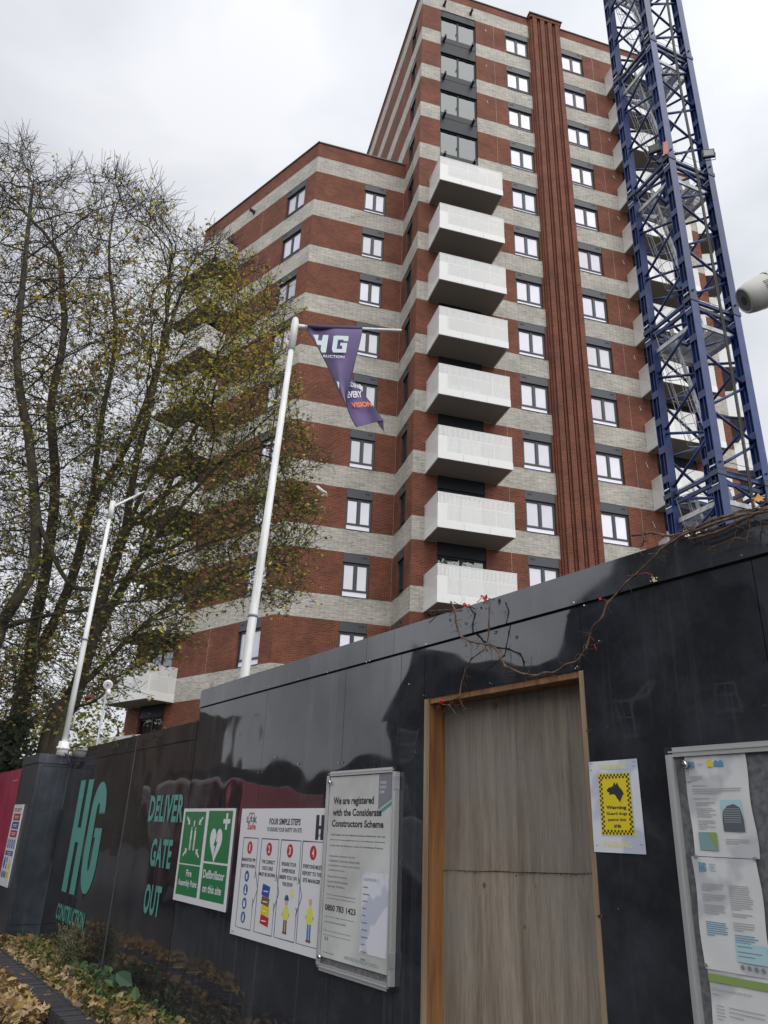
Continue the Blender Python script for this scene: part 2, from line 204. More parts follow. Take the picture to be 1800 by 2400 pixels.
# ---------------------------------------------------------------- helpers
class Fr:
    """local frame: x along, y inward (away from the viewer), z up"""
    def __init__(s,O,ang): s.O=Vector(O); s.ang=ang; s.x=Vector((math.cos(ang),math.sin(ang),0)); s.y=Vector((-s.x.y,s.x.x,0))
    def p(s,x,y,z): return s.O+s.x*x+s.y*y+Vector((0,0,z))
    def px(s,X,Y,y=0.0):                       # photo pixel -> (x,z) on this frame's plane at depth y
        r=ray(X,Y); t=((s.O+s.y*y).dot(s.y))/r.dot(s.y); P=r*t; return (P-s.O).dot(s.x),P.z
ID=Fr((0,0,0),0)
class MB:
    def __init__(s): s.v=[];s.f=[];s.uv=[];s.sm=[]; s.col=None
    def face(s,pts,uv=None,smooth=False):
        i=len(s.v); s.v+= [tuple(p) for p in pts]; s.f.append(tuple(range(i,i+len(pts)))); s.uv.append(uv or [(0,0)]*len(pts)); s.sm.append(smooth)
    def box(s,fr,x0,x1,y0,y1,z0,z1,uvs=False):
        P=lambda a,b,c: fr.p(a,b,c)
        q=[((x0,y0,z0),(x1,y0,z0),(x1,y0,z1),(x0,y0,z1)),((x1,y1,z0),(x0,y1,z0),(x0,y1,z1),(x1,y1,z1)),((x0,y1,z0),(x0,y0,z0),(x0,y0,z1),(x0,y1,z1)),
           ((x1,y0,z0),(x1,y1,z0),(x1,y1,z1),(x1,y0,z1)),((x0,y0,z1),(x1,y0,z1),(x1,y1,z1),(x0,y1,z1)),((x0,y1,z0),(x1,y1,z0),(x1,y0,z0),(x0,y0,z0))]
        for k,f in enumerate(q):
            if k<2: uv=[(a,c) for a,b,c in f]
            elif k<4: uv=[(b,c) for a,b,c in f]
            else: uv=[(a,b) for a,b,c in f]
            s.face([P(*c) for c in f],uv)
    def tube(s,pts,rad,n=8,cap=True,smooth=True):
        pts=[Vector(p) for p in pts]; m=len(pts)
        if not hasattr(rad,'__len__'): rad=[rad]*m
        base=len(s.v); prev=None
        for i,p in enumerate(pts):
            d=(pts[min(i+1,m-1)]-pts[max(i-1,0)]); 
            if d.length<1e-9: d=Vector((0,0,1))
            d.normalize()
            if prev is None: a=d.orthogonal().normalized()
            else:
                a=prev-d*prev.dot(d)
                a=a.normalized() if a.length>1e-6 else d.orthogonal().normalized()
            prev=a; b=d.cross(a)
            for k in range(n):
                t=2*math.pi*k/n; s.v.append(tuple(p+(a*math.cos(t)+b*math.sin(t))*rad[i]))
        for i in range(m-1):
            for k in range(n):
                k2=(k+1)%n; s.f.append((base+i*n+k,base+i*n+k2,base+(i+1)*n+k2,base+(i+1)*n+k)); s.uv.append([(0,0)]*4); s.sm.append(smooth)
        if cap and n>2:
            s.f.append(tuple(base+k for k in reversed(range(n)))); s.uv.append([(0,0)]*n); s.sm.append(False)
            s.f.append(tuple(base+(m-1)*n+k for k in range(n))); s.uv.append([(0,0)]*n); s.sm.append(False)
    def beam(s,a,b,w,h,up=(0,0,1)):
        a=Vector(a);b=Vector(b); d=(b-a).normalized(); x=d.cross(Vector(up)); x=x.normalized() if x.length>1e-6 else d.orthogonal().normalized(); y=x.cross(d)
        c=[(-w/2,-h/2),(w/2,-h/2),(w/2,h/2),(-w/2,h/2)]; A=[a+x*i+y*j for i,j in c]; B=[b+x*i+y*j for i,j in c]
        for k in range(4): s.face([A[k],A[(k+1)%4],B[(k+1)%4],B[k]],[(0,0),(w,0),(w,1),(0,1)])
        s.face(A[::-1]); s.face(B)
    def prism(s,fr,poly,y0,y1,uvm=True):       # polygon in (x,z) given depth
        F=[fr.p(x,y0,z) for x,z in poly]; Bk=[fr.p(x,y1,z) for x,z in poly]; n=len(poly)
        s.face(F,[(x,z) for x,z in poly]); s.face(Bk[::-1],[(x,z) for x,z in poly[::-1]])
        for k in range(n): s.face([F[k],Bk[k],Bk[(k+1)%n],F[(k+1)%n]],[(0,0),(y1-y0,0),(y1-y0,1),(0,1)])
    def build(s,name,m,parent=None,loc=None,fix=True,solid=True):
        off=Vector(loc) if loc is not None else (parent['_w'] if (parent is not None and '_w' in parent) else Vector((0,0,0)))
        off=Vector(off); me=bpy.data.meshes.new(name)
        me.from_pydata([(v[0]-off.x,v[1]-off.y,v[2]-off.z) for v in s.v],[],s.f)
        ul=me.uv_layers.new(name='UVMap'); flat=[c for u in s.uv for q in u for c in q]
        ul.data.foreach_set('uv',flat); me.polygons.foreach_set('use_smooth',s.sm)
        if fix:
            bm=bmesh.new(); bm.from_mesh(me); bmesh.ops.remove_doubles(bm,verts=bm.verts,dist=1e-5); bmesh.ops.recalc_face_normals(bm,faces=bm.faces); bm.to_mesh(me); bm.free()
        if s.col is not None:
            ca=me.color_attributes.new('tint','FLOAT_COLOR','CORNER'); cc=[]
            for f,c in zip(s.f,s.col): cc+= list(c)*len(f)
            ca.data.foreach_set('color',cc)
        mats=m if isinstance(m,(list,tuple)) else [m]
        for x in mats: me.materials.append(M[x])
        o=bpy.data.objects.new(name,me); C.objects.link(o)
        if parent is not None:
            o.parent=parent
            if loc is not None:
                o.location=off-Vector(parent['_w']); 
            o['_w']=list(off)
        else: o.location=off; o['_w']=list(off)
        return o
def build_loose(mb,name,m,parent):
    # one object for every connected piece
    key={}; par_=[]
    def find(a):
        while par_[a]!=a: par_[a]=par_[par_[a]]; a=par_[a]
        return a
    vid=[]
    for v in mb.v:
        k=(round(v[0],4),round(v[1],4),round(v[2],4))
        if k not in key: key[k]=len(par_); par_.append(key[k])
        vid.append(key[k])
    for f in mb.f:
        a=find(vid[f[0]])
        for q in f[1:]:
            b=find(vid[q]); par_[b]=a
    grp={}
    for i,f in enumerate(mb.f): grp.setdefault(find(vid[f[0]]),[]).append(i)
    out=[]
    for g,fs in grp.items():
        n=MB()
        for i in fs: n.face([mb.v[j] for j in mb.f[i]],mb.uv[i],mb.sm[i])
        out.append(n.build(name,m,parent))
    return out
def tag(o,label=None,cat=None,group=None,kind=None):
    if label: o['label']=label
    if cat: o['category']=cat
    if group: o['group']=group
    if kind: o['kind']=kind
    return o
def thing(name,loc,label,cat,group=None):
    o=bpy.data.objects.new(name,None); C.objects.link(o); o.location=loc; o.empty_display_size=.2; o['_w']=list(loc); return tag(o,label,cat,group)
def top(name,mb,m,loc,label,cat,group=None,kind=None,**k): return tag(mb.build(name,m,None,loc,**k),label,cat,group,kind)
# text as flat lettering mesh; returns verts normalised to a unit box and faces
_tx={}
def textmesh(s,bold=0.0,space=1.0):
    key=(s,bold,space)
    if key in _tx: return _tx[key]
    cv=bpy.data.curves.new('t','FONT'); cv.body=s; cv.offset=bold; cv.space_character=space; cv.resolution_u=3
    o=bpy.data.objects.new('t',cv); C.objects.link(o); dg=bpy.context.evaluated_depsgraph_get(); me=o.evaluated_get(dg).to_mesh()
    v=[(p.co.x,p.co.y) for p in me.vertices]; f=[tuple(p.vertices) for p in me.polygons]; o.evaluated_get(dg).to_mesh_clear()
    bpy.data.objects.remove(o); bpy.data.curves.remove(cv)
    xs=[a for a,b in v]; ys=[b for a,b in v]; x0,x1,y0,y1=min(xs),max(xs),min(ys),max(ys)
    r=([((a-x0)/(x1-x0),(b-y0)/(y1-y0)) for a,b in v],f); _tx[key]=r; return r
def text_rect(mb,s,fr,x0,x1,z0,z1,y=0.0,bold=0.0,space=1.0):
    v,f=textmesh(s,bold,space); b=len(mb.v)
    mb.v+=[tuple(fr.p(x0+(x1-x0)*a,y,z0+(z1-z0)*c)) for a,c in v]
    for q in f: mb.f.append(tuple(b+i for i in q)); mb.uv.append([(0,0)]*len(q)); mb.sm.append(False)
def text_map(mb,s,fn,bold=0.0,space=1.0):
    v,f=textmesh(s,bold,space); b=len(mb.v)
    mb.v+=[tuple(fn(a,c)) for a,c in v]
    for q in f: mb.f.append(tuple(b+i for i in q)); mb.uv.append([(0,0)]*len(q)); mb.sm.append(False)
def text_px(mb,s,fr,a,b,y,bold=0.0,space=1.0):  # a,b: photo pixels of the top-left and bottom-right corner of the words
    x0,z1=fr.px(*a,y); x1,z0=fr.px(*b,y); text_rect(mb,s,fr,x0,x1,z0,z1,y,bold,space)
def disc(mb,fr,cx,cz,rx,rz,y,n=24):
    mb.face([fr.p(cx+rx*math.cos(2*math.pi*k/n),y,cz+rz*math.sin(2*math.pi*k/n)) for k in range(n)])
# ================================================================ THE BUILDING
H=3.15; ZT=46.10
AF=.2697; T0=Vector((1.1905,29.5809,0)); Fd=Vector((math.cos(AF),math.sin(AF),0)); Sd=Vector((-Fd.y,Fd.x,0))
I0=T0+Sd*2.6731; W0=I0-Fd*5.0916; AW=2.3998; Dd=Vector((math.cos(AW),math.sin(AW),0)); C20=T0+Fd*17.5; A2=math.radians(82); D2=Vector((math.cos(A2),math.sin(A2),0))
frT=Fr(T0,AF); frS=Fr(T0+Sd*16,AF-math.pi/2); frWF=Fr(W0,AF); frWS=Fr(W0+Dd*10.7,AW-math.pi); frR=Fr(C20,A2); frB2=Fr(T0+Fd*15.7,AF+math.pi/2)
zk=lambda k: ZT-H*k
bld=thing('apartment_building',(T0.x,T0.y,GZ),'tall red brick apartment block with pale stone bands and white perforated balconies','building')
def split(a,b,holes):
    out=[];x=a
    for h0,h1 in sorted(holes):
        if h0>x+1e-4: out.append((x,h0))
        x=max(x,h1)
    if x<b-1e-4: out.append((x,b))
    return out
STB={}; BRK={}
def facade(fr,x0,x1,ztop,kmin,wins,door=None,kmax=15):
    BRK.setdefault(-1,{}); STB.setdefault(0,MB()); br=BRK[-1].setdefault(round(ztop,1),MB())
    def q(mb,a,b,z0,z1): mb.face([fr.p(a,0,z0),fr.p(b,0,z0),fr.p(b,0,z1),fr.p(a,0,z1)],[(a,z0),(b,z0),(b,z1),(a,z1)])
    def rev(mb,x,z0,z1,d=.2): mb.face([fr.p(x,0,z0),fr.p(x,d,z0),fr.p(x,d,z1),fr.p(x,0,z1)],[(0,z0),(d,z0),(d,z1),(0,z1)])
    q(br,x0,x1,zk(kmin)+1.10,ztop)
    for k in range(kmin,kmax):
        z=zk(k); zb=z-2.05
        br=BRK.setdefault(k,MB()); bd=STB.setdefault(k,MB())
        dh=[(door[0],door[1])] if door and k>=door[2] else []
        for a,b in split(x0,x1,dh if (door and k>door[2]) else []): q(bd,a,b,z,z+1.10)
        hs=[(wx,wx+ww) for wx,ww,ks in wins if k in ks]+dh
        for a,b in split(x0,x1,hs): q(br,a,b,max(zb,GZ),z)
        for wx,ww,ks in wins:
            if k in ks: rev(br,wx,zb,z); rev(br,wx+ww,zb,z); bd.face([fr.p(wx,0,zb),fr.p(wx+ww,0,zb),fr.p(wx+ww,.2,zb),fr.p(wx,.2,zb)],[(wx,0),(wx+ww,0),(wx+ww,.2),(wx,.2)])
        if dh:
            for x in door[:2]:
                rev(br,x,zb,z,.35)
                if k>door[2]: rev(bd,x,z,z+1.10,.35)
    cp=MB(); cp.box(fr,x0-.06,x1+.06,-.06,.35,ztop,ztop+.07); cp.build('roof_coping','coping',bld)
K=range
wF=1.52
facade(frT,0,7.02,47.87,0,[(5.40,wF,K(0,14))],(1.16,3.42,0))
facade(frT,9.20,15.7,47.87,0,[(9.10+.12,wF,K(0,14))],(12.7,15.0,1))
facade(frT,15.7,17.5,37.93,3,[])
facade(frS,0,16,47.87,0,[(16-1.96,.98,K(0,14))])
facade(frWF,0,5.0916,35.63,4,[(5.0916-2.31,1.25,K(4,14))])
facade(frWS,0,10.7,35.63,4,[(10.7-2.40,1.56,K(4,14))],(1.2,3.4,4))
facade(frR,0,9,37.93,3,[],(1.2,3.6,3))
facade(frB2,0,9,47.87,0,[])
for m_ in BRK.pop(-1).values(): m_.build('parapet','brick',bld,fix=False)
for k in sorted(BRK): build_loose(BRK[k],'brick_storey','brick',bld)
for k in sorted(STB): build_loose(STB[k],'stone_band','stone',bld)
# roofs and backs close the volume
rf=MB()
def flat(pts,z): rf.face([Vector((p.x,p.y,z)) for p in pts])
flat([T0,T0+Fd*15.7,T0+Fd*15.7+Sd*16,T0+Sd*16],47.4)
flat([W0,I0,I0+Sd*12,W0+Dd*10.7+Sd*6,W0+Dd*10.7],35.2)
flat([T0+Fd*15.7,C20,C20+D2*9,T0+Fd*15.7+Sd*9],37.5)
def wallq(a,b,z): rf.face([Vector((a.x,a.y,GZ)),Vector((b.x,b.y,GZ)),Vector((b.x,b.y,z)),Vector((a.x,a.y,z))])
wallq(T0+Sd*16,T0+Fd*15.7+Sd*16,47.4); wallq(T0+Fd*15.7+Sd*9,T0+Fd*15.7+Sd*16,47.4); wallq(W0+Dd*10.7,W0+Dd*10.7+Sd*6,35.2); wallq(W0+Dd*10.7+Sd*6,I0+Sd*12,35.2); wallq(C20+D2*9,T0+Fd*15.7+Sd*9,37.5)
rf.build('roof','coping',bld,fix=False)
# stepped brick pier between the two bays
pier=MB(); pier.box(frT,7.02,9.20,-.10,0.0,GZ,48.0)
for j in range(4):
    a=7.10+.52*j; pier.box(frT,a,a+.12,-.19,-.103,GZ,47.75); pier.box(frT,a+.12,a+.40,-.30,-.103,GZ,47.75)
pier.box(frT,7.02,9.20,-.32,-.103,47.752,48.0)
pier.build('brick_pier','brick',bld,fix=False)
cp=MB(); cp.box(frT,6.96,9.26,-.40,.3,48.003,48.08); cp.build('pier_coping','coping',bld)
# windows -------------------------------------------------------
def pos(fr,x,z): return fr.p(x,0,z)
def window_proto(ww,ventside,split_bottom=True,right_narrow=False):
    f=ID; fm=MB(); hp=.44
    fm.box(f,.01,ww-.01,.012,.10,-hp,-.005)              # head panel
    yb0,yb1=.10,.165
    fm.box(f,.005,.075,yb0,yb1,-2.02,-hp); fm.box(f,ww-.075,ww-.005,yb0,yb1,-2.02,-hp); fm.box(f,.076,ww-.076,yb0,yb1,-hp-.07,-hp-.002)
    fm.box(f,ww/2-.055,ww/2+.055,yb0-.006,yb1,-1.70,-hp-.072); fm.box(f,.076,ww-.076,yb0-.004,yb1,-1.76,-1.70); fm.box(f,.076,ww-.076,yb0,yb1,-2.02,-1.985)
    for s0,s1 in ((.076,ww/2-.056),(ww/2+.056,ww-.076)):   # sash frames
        fm.box(f,s0,s0+.035,.112,.16,-1.70,-hp-.072); fm.box(f,s1-.035,s1,.112,.16,-1.70,-hp-.072); fm.box(f,s0+.036,s1-.036,.112,.16,-hp-.11,-hp-.072); fm.box(f,s0+.036,s1-.036,.112,.16,-1.70,-1.665)
    w=fm.build('window','grey_frame'); w.data.name='window'
    pn=MB(); pn.box(f,.11,ww-.11,.140,.150,-1.70,-hp-.08); p=pn.build('pane','film_pane'); p.parent=w
    pb=MB(); pb.box(f,.078,ww-.078,.135,.150,-1.985,-1.76); b=pb.build('lower_pane','bottom_pane'); b.parent=w
    sl=MB(); sl.box(f,-.0,ww,-.03,.12,-2.047,-2.022); s_=sl.build('sill','dark_frame'); s_.parent=w
    vt=MB(); vx=.12 if ventside<0 else ww-.36
    for i in range(2):
        for j in range(3): vt.box(f,vx+i*.125,vx+i*.125+.105,.004,.012,-.12-j*.035-.022,-.12-j*.035)
    v=vt.build('vent','black'); v.parent=w
    return w
def copy_part(o,parent):
    c=o.copy(); C.objects.link(c); c.parent=parent
    for ch in list(o.children): copy_part(ch,c)
    return c
def put(proto,fr,x,z,first):
    o=proto if first else copy_part(proto,bld)
    o.parent=bld; o.rotation_euler=(0,0,fr.ang); o.location=pos(fr,x,z)-Vector(bld['_w']); return o
pa=window_proto(1.52,-1); pb_=window_proto(1.52,1); pc=window_proto(1.25,1); pd_=window_proto(.98,1); pe=window_proto(1.56,-1)
for i,k in enumerate(K(0,14)): put(pa,frT,5.40,zk(k),i==0)
for i,k in enumerate(K(0,14)): put(pb_,frT,9.22,zk(k),i==0)
for i,k in enumerate(K(4,14)): put(pc,frWF,5.0916-2.31,zk(k),i==0)
for i,k in enumerate(K(0,14)): put(pd_,frS,16-1.96,zk(k),i==0)
for i,k in enumerate(K(4,14)): put(pe,frWS,10.7-2.40,zk(k),i==0)
for o in bpy.data.objects:                                # the narrow side windows are dark glass
    pass
for ch in pd_.children:
    if ch.name.startswith('pane') or ch.name.startswith('lower'): ch.data.materials[0]=M['glass']
# balcony doors ---------------------------------------------------
def door_proto(ww,h=2.38):
    f=ID; d=MB()
    d.box(f,.0,ww,.03,.12,-.55,-.0)
    for a,b in ((0,.09),(ww/2-.05,ww/2+.05),(ww-.09,ww)): d.box(f,a,b,.12,.20,-h,-.552)
    d.box(f,.09,ww-.09,.122,.20,-.63,-.552); d.box(f,.0,ww,.03,.14,-H+.001,-h-.0)
    d.box(f,.0,ww,.018,.03,-h-.42,-h-.38)
    w=d.build('balcony_door','bay_frame'); g=MB(); g.box(f,.091,ww-.091,.155,.165,-h,-.63); p=g.build('pane','glass'); p.parent=w
    hd=MB(); hd.box(f,ww/2-.10,ww/2-.075,.07,.12,-1.75,-1.55); h_=hd.build('handle','black'); h_.parent=w
    return w
dp=door_proto(2.26)
for i,k in enumerate(K(0,14)): put(dp,frT,1.16,zk(k),i==0)
for k in K(1,14): put(dp,frT,12.72,zk(k),False)
dp2=door_proto(2.2)
for i,k in enumerate(K(4,14)): put(dp2,frWS,1.2,zk(k),i==0)
dp3=door_proto(2.4)
for i,k in enumerate(K(3,14)): put(dp3,frR,1.2,zk(k),i==0)
# connector brackets waiting for balconies
bp_=MB(); bp_.box(ID,0,.10,-.36,0.02,-.09,.09); bp_.box(ID,-.03,.13,-.03,.0,-.14,.14)
bk=bp_.build('balcony_bracket','black'); first=True
for k in range(0,5):
    for x in (1.32,3.05):
        z=zk(k)+(.45 if k==0 else .42); put(bk,frT,x,z,first).location+= Vector((0,0,0)); first=False
bk2=None
for x in (2.9,): put(bk,frWS,5.2,zk(4)+.45,False)
# balconies ---------------------------------------------------------
def balcony_proto(ww,dp):
    f=ID; hh=1.55; t=MB()
    t.box(f,0,ww,-dp,-dp+.05,0,.33); t.box(f,0,.05,-dp+.05,0,0,.33); t.box(f,ww-.05,ww,-dp+.05,0,0,.33)
    t.box(f,0,ww,-dp-.004,-dp+.054,hh,hh+.035); t.box(f,-.004,.054,-dp+.054,0,hh,hh+.035); t.box(f,ww-.054,ww+.004,-dp+.054,0,hh,hh+.035)
    b=t.build('balcony','white_metal')
    p=MB()
    def q(a,b_,u0,u1): p.face([f.p(a[0],a[1],.33),f.p(b_[0],b_[1],.33),f.p(b_[0],b_[1],hh),f.p(a[0],a[1],hh)],[(u0,.33),(u1,.33),(u1,hh),(u0,hh)])
    q((0.01,-dp+.01),(ww-.01,-dp+.01),0,ww); q((ww-.01,-dp+.01),(ww-.01,0),.3,.3+dp); q((.01,-dp+.01),(.01,0),.3,.3+dp)
    pp=p.build('perforated_panel','perforated',fix=False); pp.parent=b
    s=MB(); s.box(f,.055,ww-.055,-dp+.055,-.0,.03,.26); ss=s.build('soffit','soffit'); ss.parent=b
    j=MB()
    for x in np.arange(1.15,ww-.5,1.15): j.box(f,x,x+.008,-dp-.002,-dp+.004,0.0,.33)
    jj=j.build('panel_joint','ink_grey'); jj.parent=b
    r=MB()
    for x in np.arange(.5,ww-.3,1.05): r.box(f,x,x+.05,-dp+.06,-dp+.11,.27,hh)
    rr=r.build('post','white_metal'); rr.parent=b
    return b
b1=balcony_proto(3.46,1.68)
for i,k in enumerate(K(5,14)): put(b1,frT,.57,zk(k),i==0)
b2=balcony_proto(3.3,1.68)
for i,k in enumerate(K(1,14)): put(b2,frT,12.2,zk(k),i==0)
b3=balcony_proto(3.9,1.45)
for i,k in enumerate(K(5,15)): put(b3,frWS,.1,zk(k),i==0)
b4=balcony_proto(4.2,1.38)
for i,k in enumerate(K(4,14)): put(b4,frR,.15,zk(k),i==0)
for fr,x,ks in ((frT,4.62,K(0,13)),(frT,11.45,K(0,13)),(frWF,5.06,K(4,13)),(frWS,6.2,K(4,13))):
    mj=MB()
    for k in ks: mj.box(fr,x-.003,x+.003,-.002,.01,zk(k)-2.05,zk(k))
    build_loose(mj,'movement_joint','poster_paper',bld)
# wire tails hanging from the brickwork
wt=MB()
for fr,x,ks in ((frT,4.05,(0,1,2)),(frT,12.02,range(2,13))):
    for k in ks:
        z=zk(k)-.5+random.uniform(-.1,.1); p=[fr.p(x+.04*math.sin(j*2.1+k),-.03-.02*j,z-.09*j+.1*(j>3)) for j in range(6)]; wt.tube(p,.010,4)
build_loose(wt,'cable_tail','white_metal',bld)
# ================================================================ HOARDING
AE=2.1663-math.pi
e_=Vector((math.cos(AE),math.sin(AE),0)); n_=Vector((-e_.y,e_.x,0)); DW=2.25
frH=Fr(n_*DW,AE)
FZ=GZ
hrd=thing('hoarding',tuple(frH.p(-2.4,0,GZ)),'tall glossy black site hoarding with a boarded up timber doorway','hoarding')
jn=.845; topz=.985
seams=[-5.79,-4.62,-3.642,-3.11,-2.915]
def panel(mb,fr,x0,x1,z0,z1,y0,y1,nx=1):
    mb.box(fr,x0+.0015,x1-.0015,y0,y1,z0+.001,z1-.001)
for a,b in zip(seams[:-1],seams[1:]):
    m=MB(); panel(m,frH,a,b,GZ,jn,0,.018); m.build('panel','laminate',hrd)
m=MB(); panel(m,frH,-2.915,-1.926,.597,jn,0,.018); m.build('panel','laminate',hrd)
for a,b in ((-1.926,-1.207),(-1.207,.01),(.01,1.23),(1.23,2.45)):
    m=MB(); panel(m,frH,a,b,GZ,jn,0.0,.018); m.build('panel','laminate',hrd)
for a,b in ((-5.79,-3.422),(-3.422,-3.165),(-3.165,-1.0),(-1.0,1.4),(1.4,2.45)):
    m=MB(); m.box(frH,a+.001,b-.001,-.012,.09,jn+.008,topz); m.build('cap_board','laminate_cap',hrd)
m=MB(); m.box(frH,-5.79,2.45,.003,.018,jn-.0,jn+.007); m.build('shadow_gap','black',hrd)
for x in [-5.6,-4.62,-3.64,-3.0,-1.85,-1.2,0,1.23,2.4]:
    m=MB(); m.box(frH,x-.04,x+.04,.02,.10,GZ,jn); m.build('stud','timber_pale',hrd)
# screws and screw holes
sc_=MB()
def screw(px,py,r=.007,fr=frH,y=-.0125):
    x,z=fr.px(px,py,0); 
    disc(sc_,fr,x,z,r,r,y,10)
for p in ((1139,1672),(1120,1480)): pass
scr=[(1153,1602),(1350,1413),(1374,1420),(1354,1567),(1358,1563),(1409,1503),(1428,1705),(1386,1710),(1380,1714),(1416,2147),(1404,2147),(1455,2130),(1796,1654),(978,1763),(965,2099),(943,2020),(1743,1303),(1003,1510),(997,1630),
     (863,1552),(871,1549),(772,1576),(703,1592),(633,1609),(574,1624),(450,1835),(472,1693),(509,1735),(562,1722),(797,1787),(805,1787),(608,1811),(617,1811),(648,1775),(702,1790),(667,2310),(545,2300),(963,1604)]
for p in scr: screw(*p,r=.0030)
build_loose(sc_,'screw','chrome',hrd)
sh=MB()
for p in scr:
    x,z=frH.px(*p,0); disc(sh,frH,x+.001,z-.001,.0055,.0055,-.0121 if z>jn else -.0006,10)
build_loose(sh,'screw_hole','black',hrd)
# doorway: lining, head and the plywood board that closes it
dr=MB(); dr.box(frH,-2.913,-2.885,.0,.16,GZ,.595); dr.build('door_jamb','timber_pale',hrd)
dr=MB(); dr.box(frH,-2.884,-2.879,.010,.14,GZ,.575); dr.build('door_jamb','timber',hrd)
dr=MB(); dr.box(frH,-1.950,-1.928,.0,.14,GZ,.595); dr.build('door_jamb','timber_pale',hrd)
dr=MB(); dr.box(frH,-2.878,-1.951,.006,.14,.572,.596); dr.build('door_head','timber',hrd)
XL,XR=-2.8785,-1.9505
zl=frH.px(1040,2040,.1)[1]; zr=frH.px(1385,2047,.1)[1]; zl2=frH.px(1035,2092,.1)[1]; zr2=frH.px(1390,2104,.1)[1]
seamz=lambda x,a=zl,b=zr: a+(b-a)*(x-XL)/(XR-XL)
dr=MB(); dr.prism(frH,[(XL,zl+.002),(XR,zr+.002),(XR,.571),(XL,.571)],.100,.115); dr.build('plywood_board','plywood',hrd)
dr=MB(); dr.prism(frH,[(XL,GZ),(XR,GZ),(XR,zr-.001),(XL,zl-.001)],.096,.111); tag(dr.build('plywood_board','plywood_low',hrd),'paler lower plywood sheet')
dr=MB(); dr.prism(frH,[(XL,GZ),(XR,GZ),(XR,zr2),(XL,zl2)],.0935,.0955); tag(dr.build('plywood_board','plywood_low',hrd),'bottom plywood sheet')
# torn black fringe of membrane along the joint
fr_=MB()
for i in range(150):
    x=-2.878+.926*i/149; z=seamz(x)+.0005+.004*math.sin(i*.13)*math.sin(i*.031)
    p=[frH.p(x+random.uniform(-.004,.004)*j,.092-.001*j,z+random.uniform(-.0035,.002)*j) for j in range(3)]; fr_.tube(p,.0009,3,cap=False)
fr_.build('membrane_edge','black',hrd,fix=False)
# knots and nail holes in the plywood
kn=MB()
for px,py,rx in ((1161,1655,.016),(1137,2075,.011),(1233,2172,.007),(1215,1778,.004),(1225,1777,.004),(1211,2052,.005),(1257,2077,.004)):
    x,z=frH.px(px,py,.1); disc(kn,frH,x,z,rx,rx*1.1,(.0930 if z<zl2-.02 else .0955) if z<seamz(x) else .0995,14)
build_loose(kn,'knot','brown',hrd)
# ---------------------------------------------------------------- gate
gate=thing('site_gate',tuple(frH.p(-7.6,0,GZ)),'dark gate with big teal HG CONSTRUCTION and DELIVERY GATE OUT lettering','gate')
def gz(x): return .60+.022*(x+9.5)*.5
for a,b,w_ in ((-9.60,-7.262,0),(-7.256,-5.80,1)):
    m=MB(); m.box(frH,a,b,.0,.05,-1.135,.612); m.build('gate_panel','laminate_gate',gate)
    m=MB(); m.box(frH,a,b,-.004,.10,.617,.752); m.build('cap_board','laminate_gate',gate)
    m=MB(); m.box(frH,a,b,-.010,.045,-1.20,-1.141); m.build('bottom_rail','laminate_box',gate)
m=MB(); m.box(frH,-7.262,-7.255,-.006,.04,-1.13,.754); m.build('edge_trim','coping',gate)
m=MB(); m.box(frH,-7.53,-7.36,-.004,-.0005,-.275,-.10); m.box(frH,-7.50,-7.40,-.006,-.0042,-.20,-.115); m.build('lock_plate','dark_frame',gate)
y=-.004
def stroke(mb,fr,pts,wd,y):                    # constant-width lettering stroke
    L=[];R=[]
    for i,p in enumerate(pts):
        a=pts[max(i-1,0)];b=pts[min(i+1,len(pts)-1)]; dx,dz=b[0]-a[0],b[1]-a[1]; l=math.hypot(dx,dz) or 1; nx,nz=-dz/l*wd/2,dx/l*wd/2
        L.append((p[0]+nx,p[1]+nz)); R.append((p[0]-nx,p[1]-nz))
    for i in range(len(pts)-1): mb.face([fr.p(L[i][0],y,L[i][1]),fr.p(L[i+1][0],y,L[i+1][1]),fr.p(R[i+1][0],y,R[i+1][1]),fr.p(R[i][0],y,R[i][1])])
def rect(mb,fr,x0,x1,z0,z1,y): mb.face([fr.p(x0,y,z0),fr.p(x1,y,z0),fr.p(x1,y,z1),fr.p(x0,y,z1)])
def HG(mb,fr,x0,x1,z0,z1,y,kx=.19):
    """tall condensed HG: H with straight stems, G as a stadium"""
    W_=x1-x0; sw=W_*kx*.95; hx1=x0+W_*.47; zm=(z0+z1)/2; hh=z1-z0
    rect(mb,fr,x0,x0+sw,z0,z1,y); rect(mb,fr,hx1-sw,hx1,z0,z1,y); rect(mb,fr,x0+sw,hx1-sw,zm-hh*.065,zm+hh*.065,y)
    gx0=x0+W_*.55; gx1=x1; r=(gx1-gx0)/2; cx=(gx0+gx1)/2; th=sw; ri=r-th
    def arc(cz,a0,a1,n=14): return [(cx+(r-th/2)*math.cos(math.radians(a0+(a1-a0)*i/n)),cz+(r-th/2)*1.35*math.sin(math.radians(a0+(a1-a0)*i/n))) for i in range(n+1)]
    rv=r*1.35; pts=[(gx1-th/2,z1-hh*.30)]+arc(z1-rv,0,180)+arc(z0+rv,180,360)+[(gx1-th/2,zm+hh*.0)]
    stroke(mb,fr,pts,th,y); rect(mb,fr,cx,gx1-th,zm-hh*.0-hh*.01,zm+hh*.07,y) ; rect(mb,fr,gx1-th,gx1,zm-.001,zm+hh*.07,y)
    rect(mb,fr,gx1-th,gx1,z1-hh*.31,z1-rv-hh*.0,y)
lt=MB(); HG(lt,frH,-8.985,-7.90,-.67,.405,y); lt.build('lettering','teal',gate,fix=False)
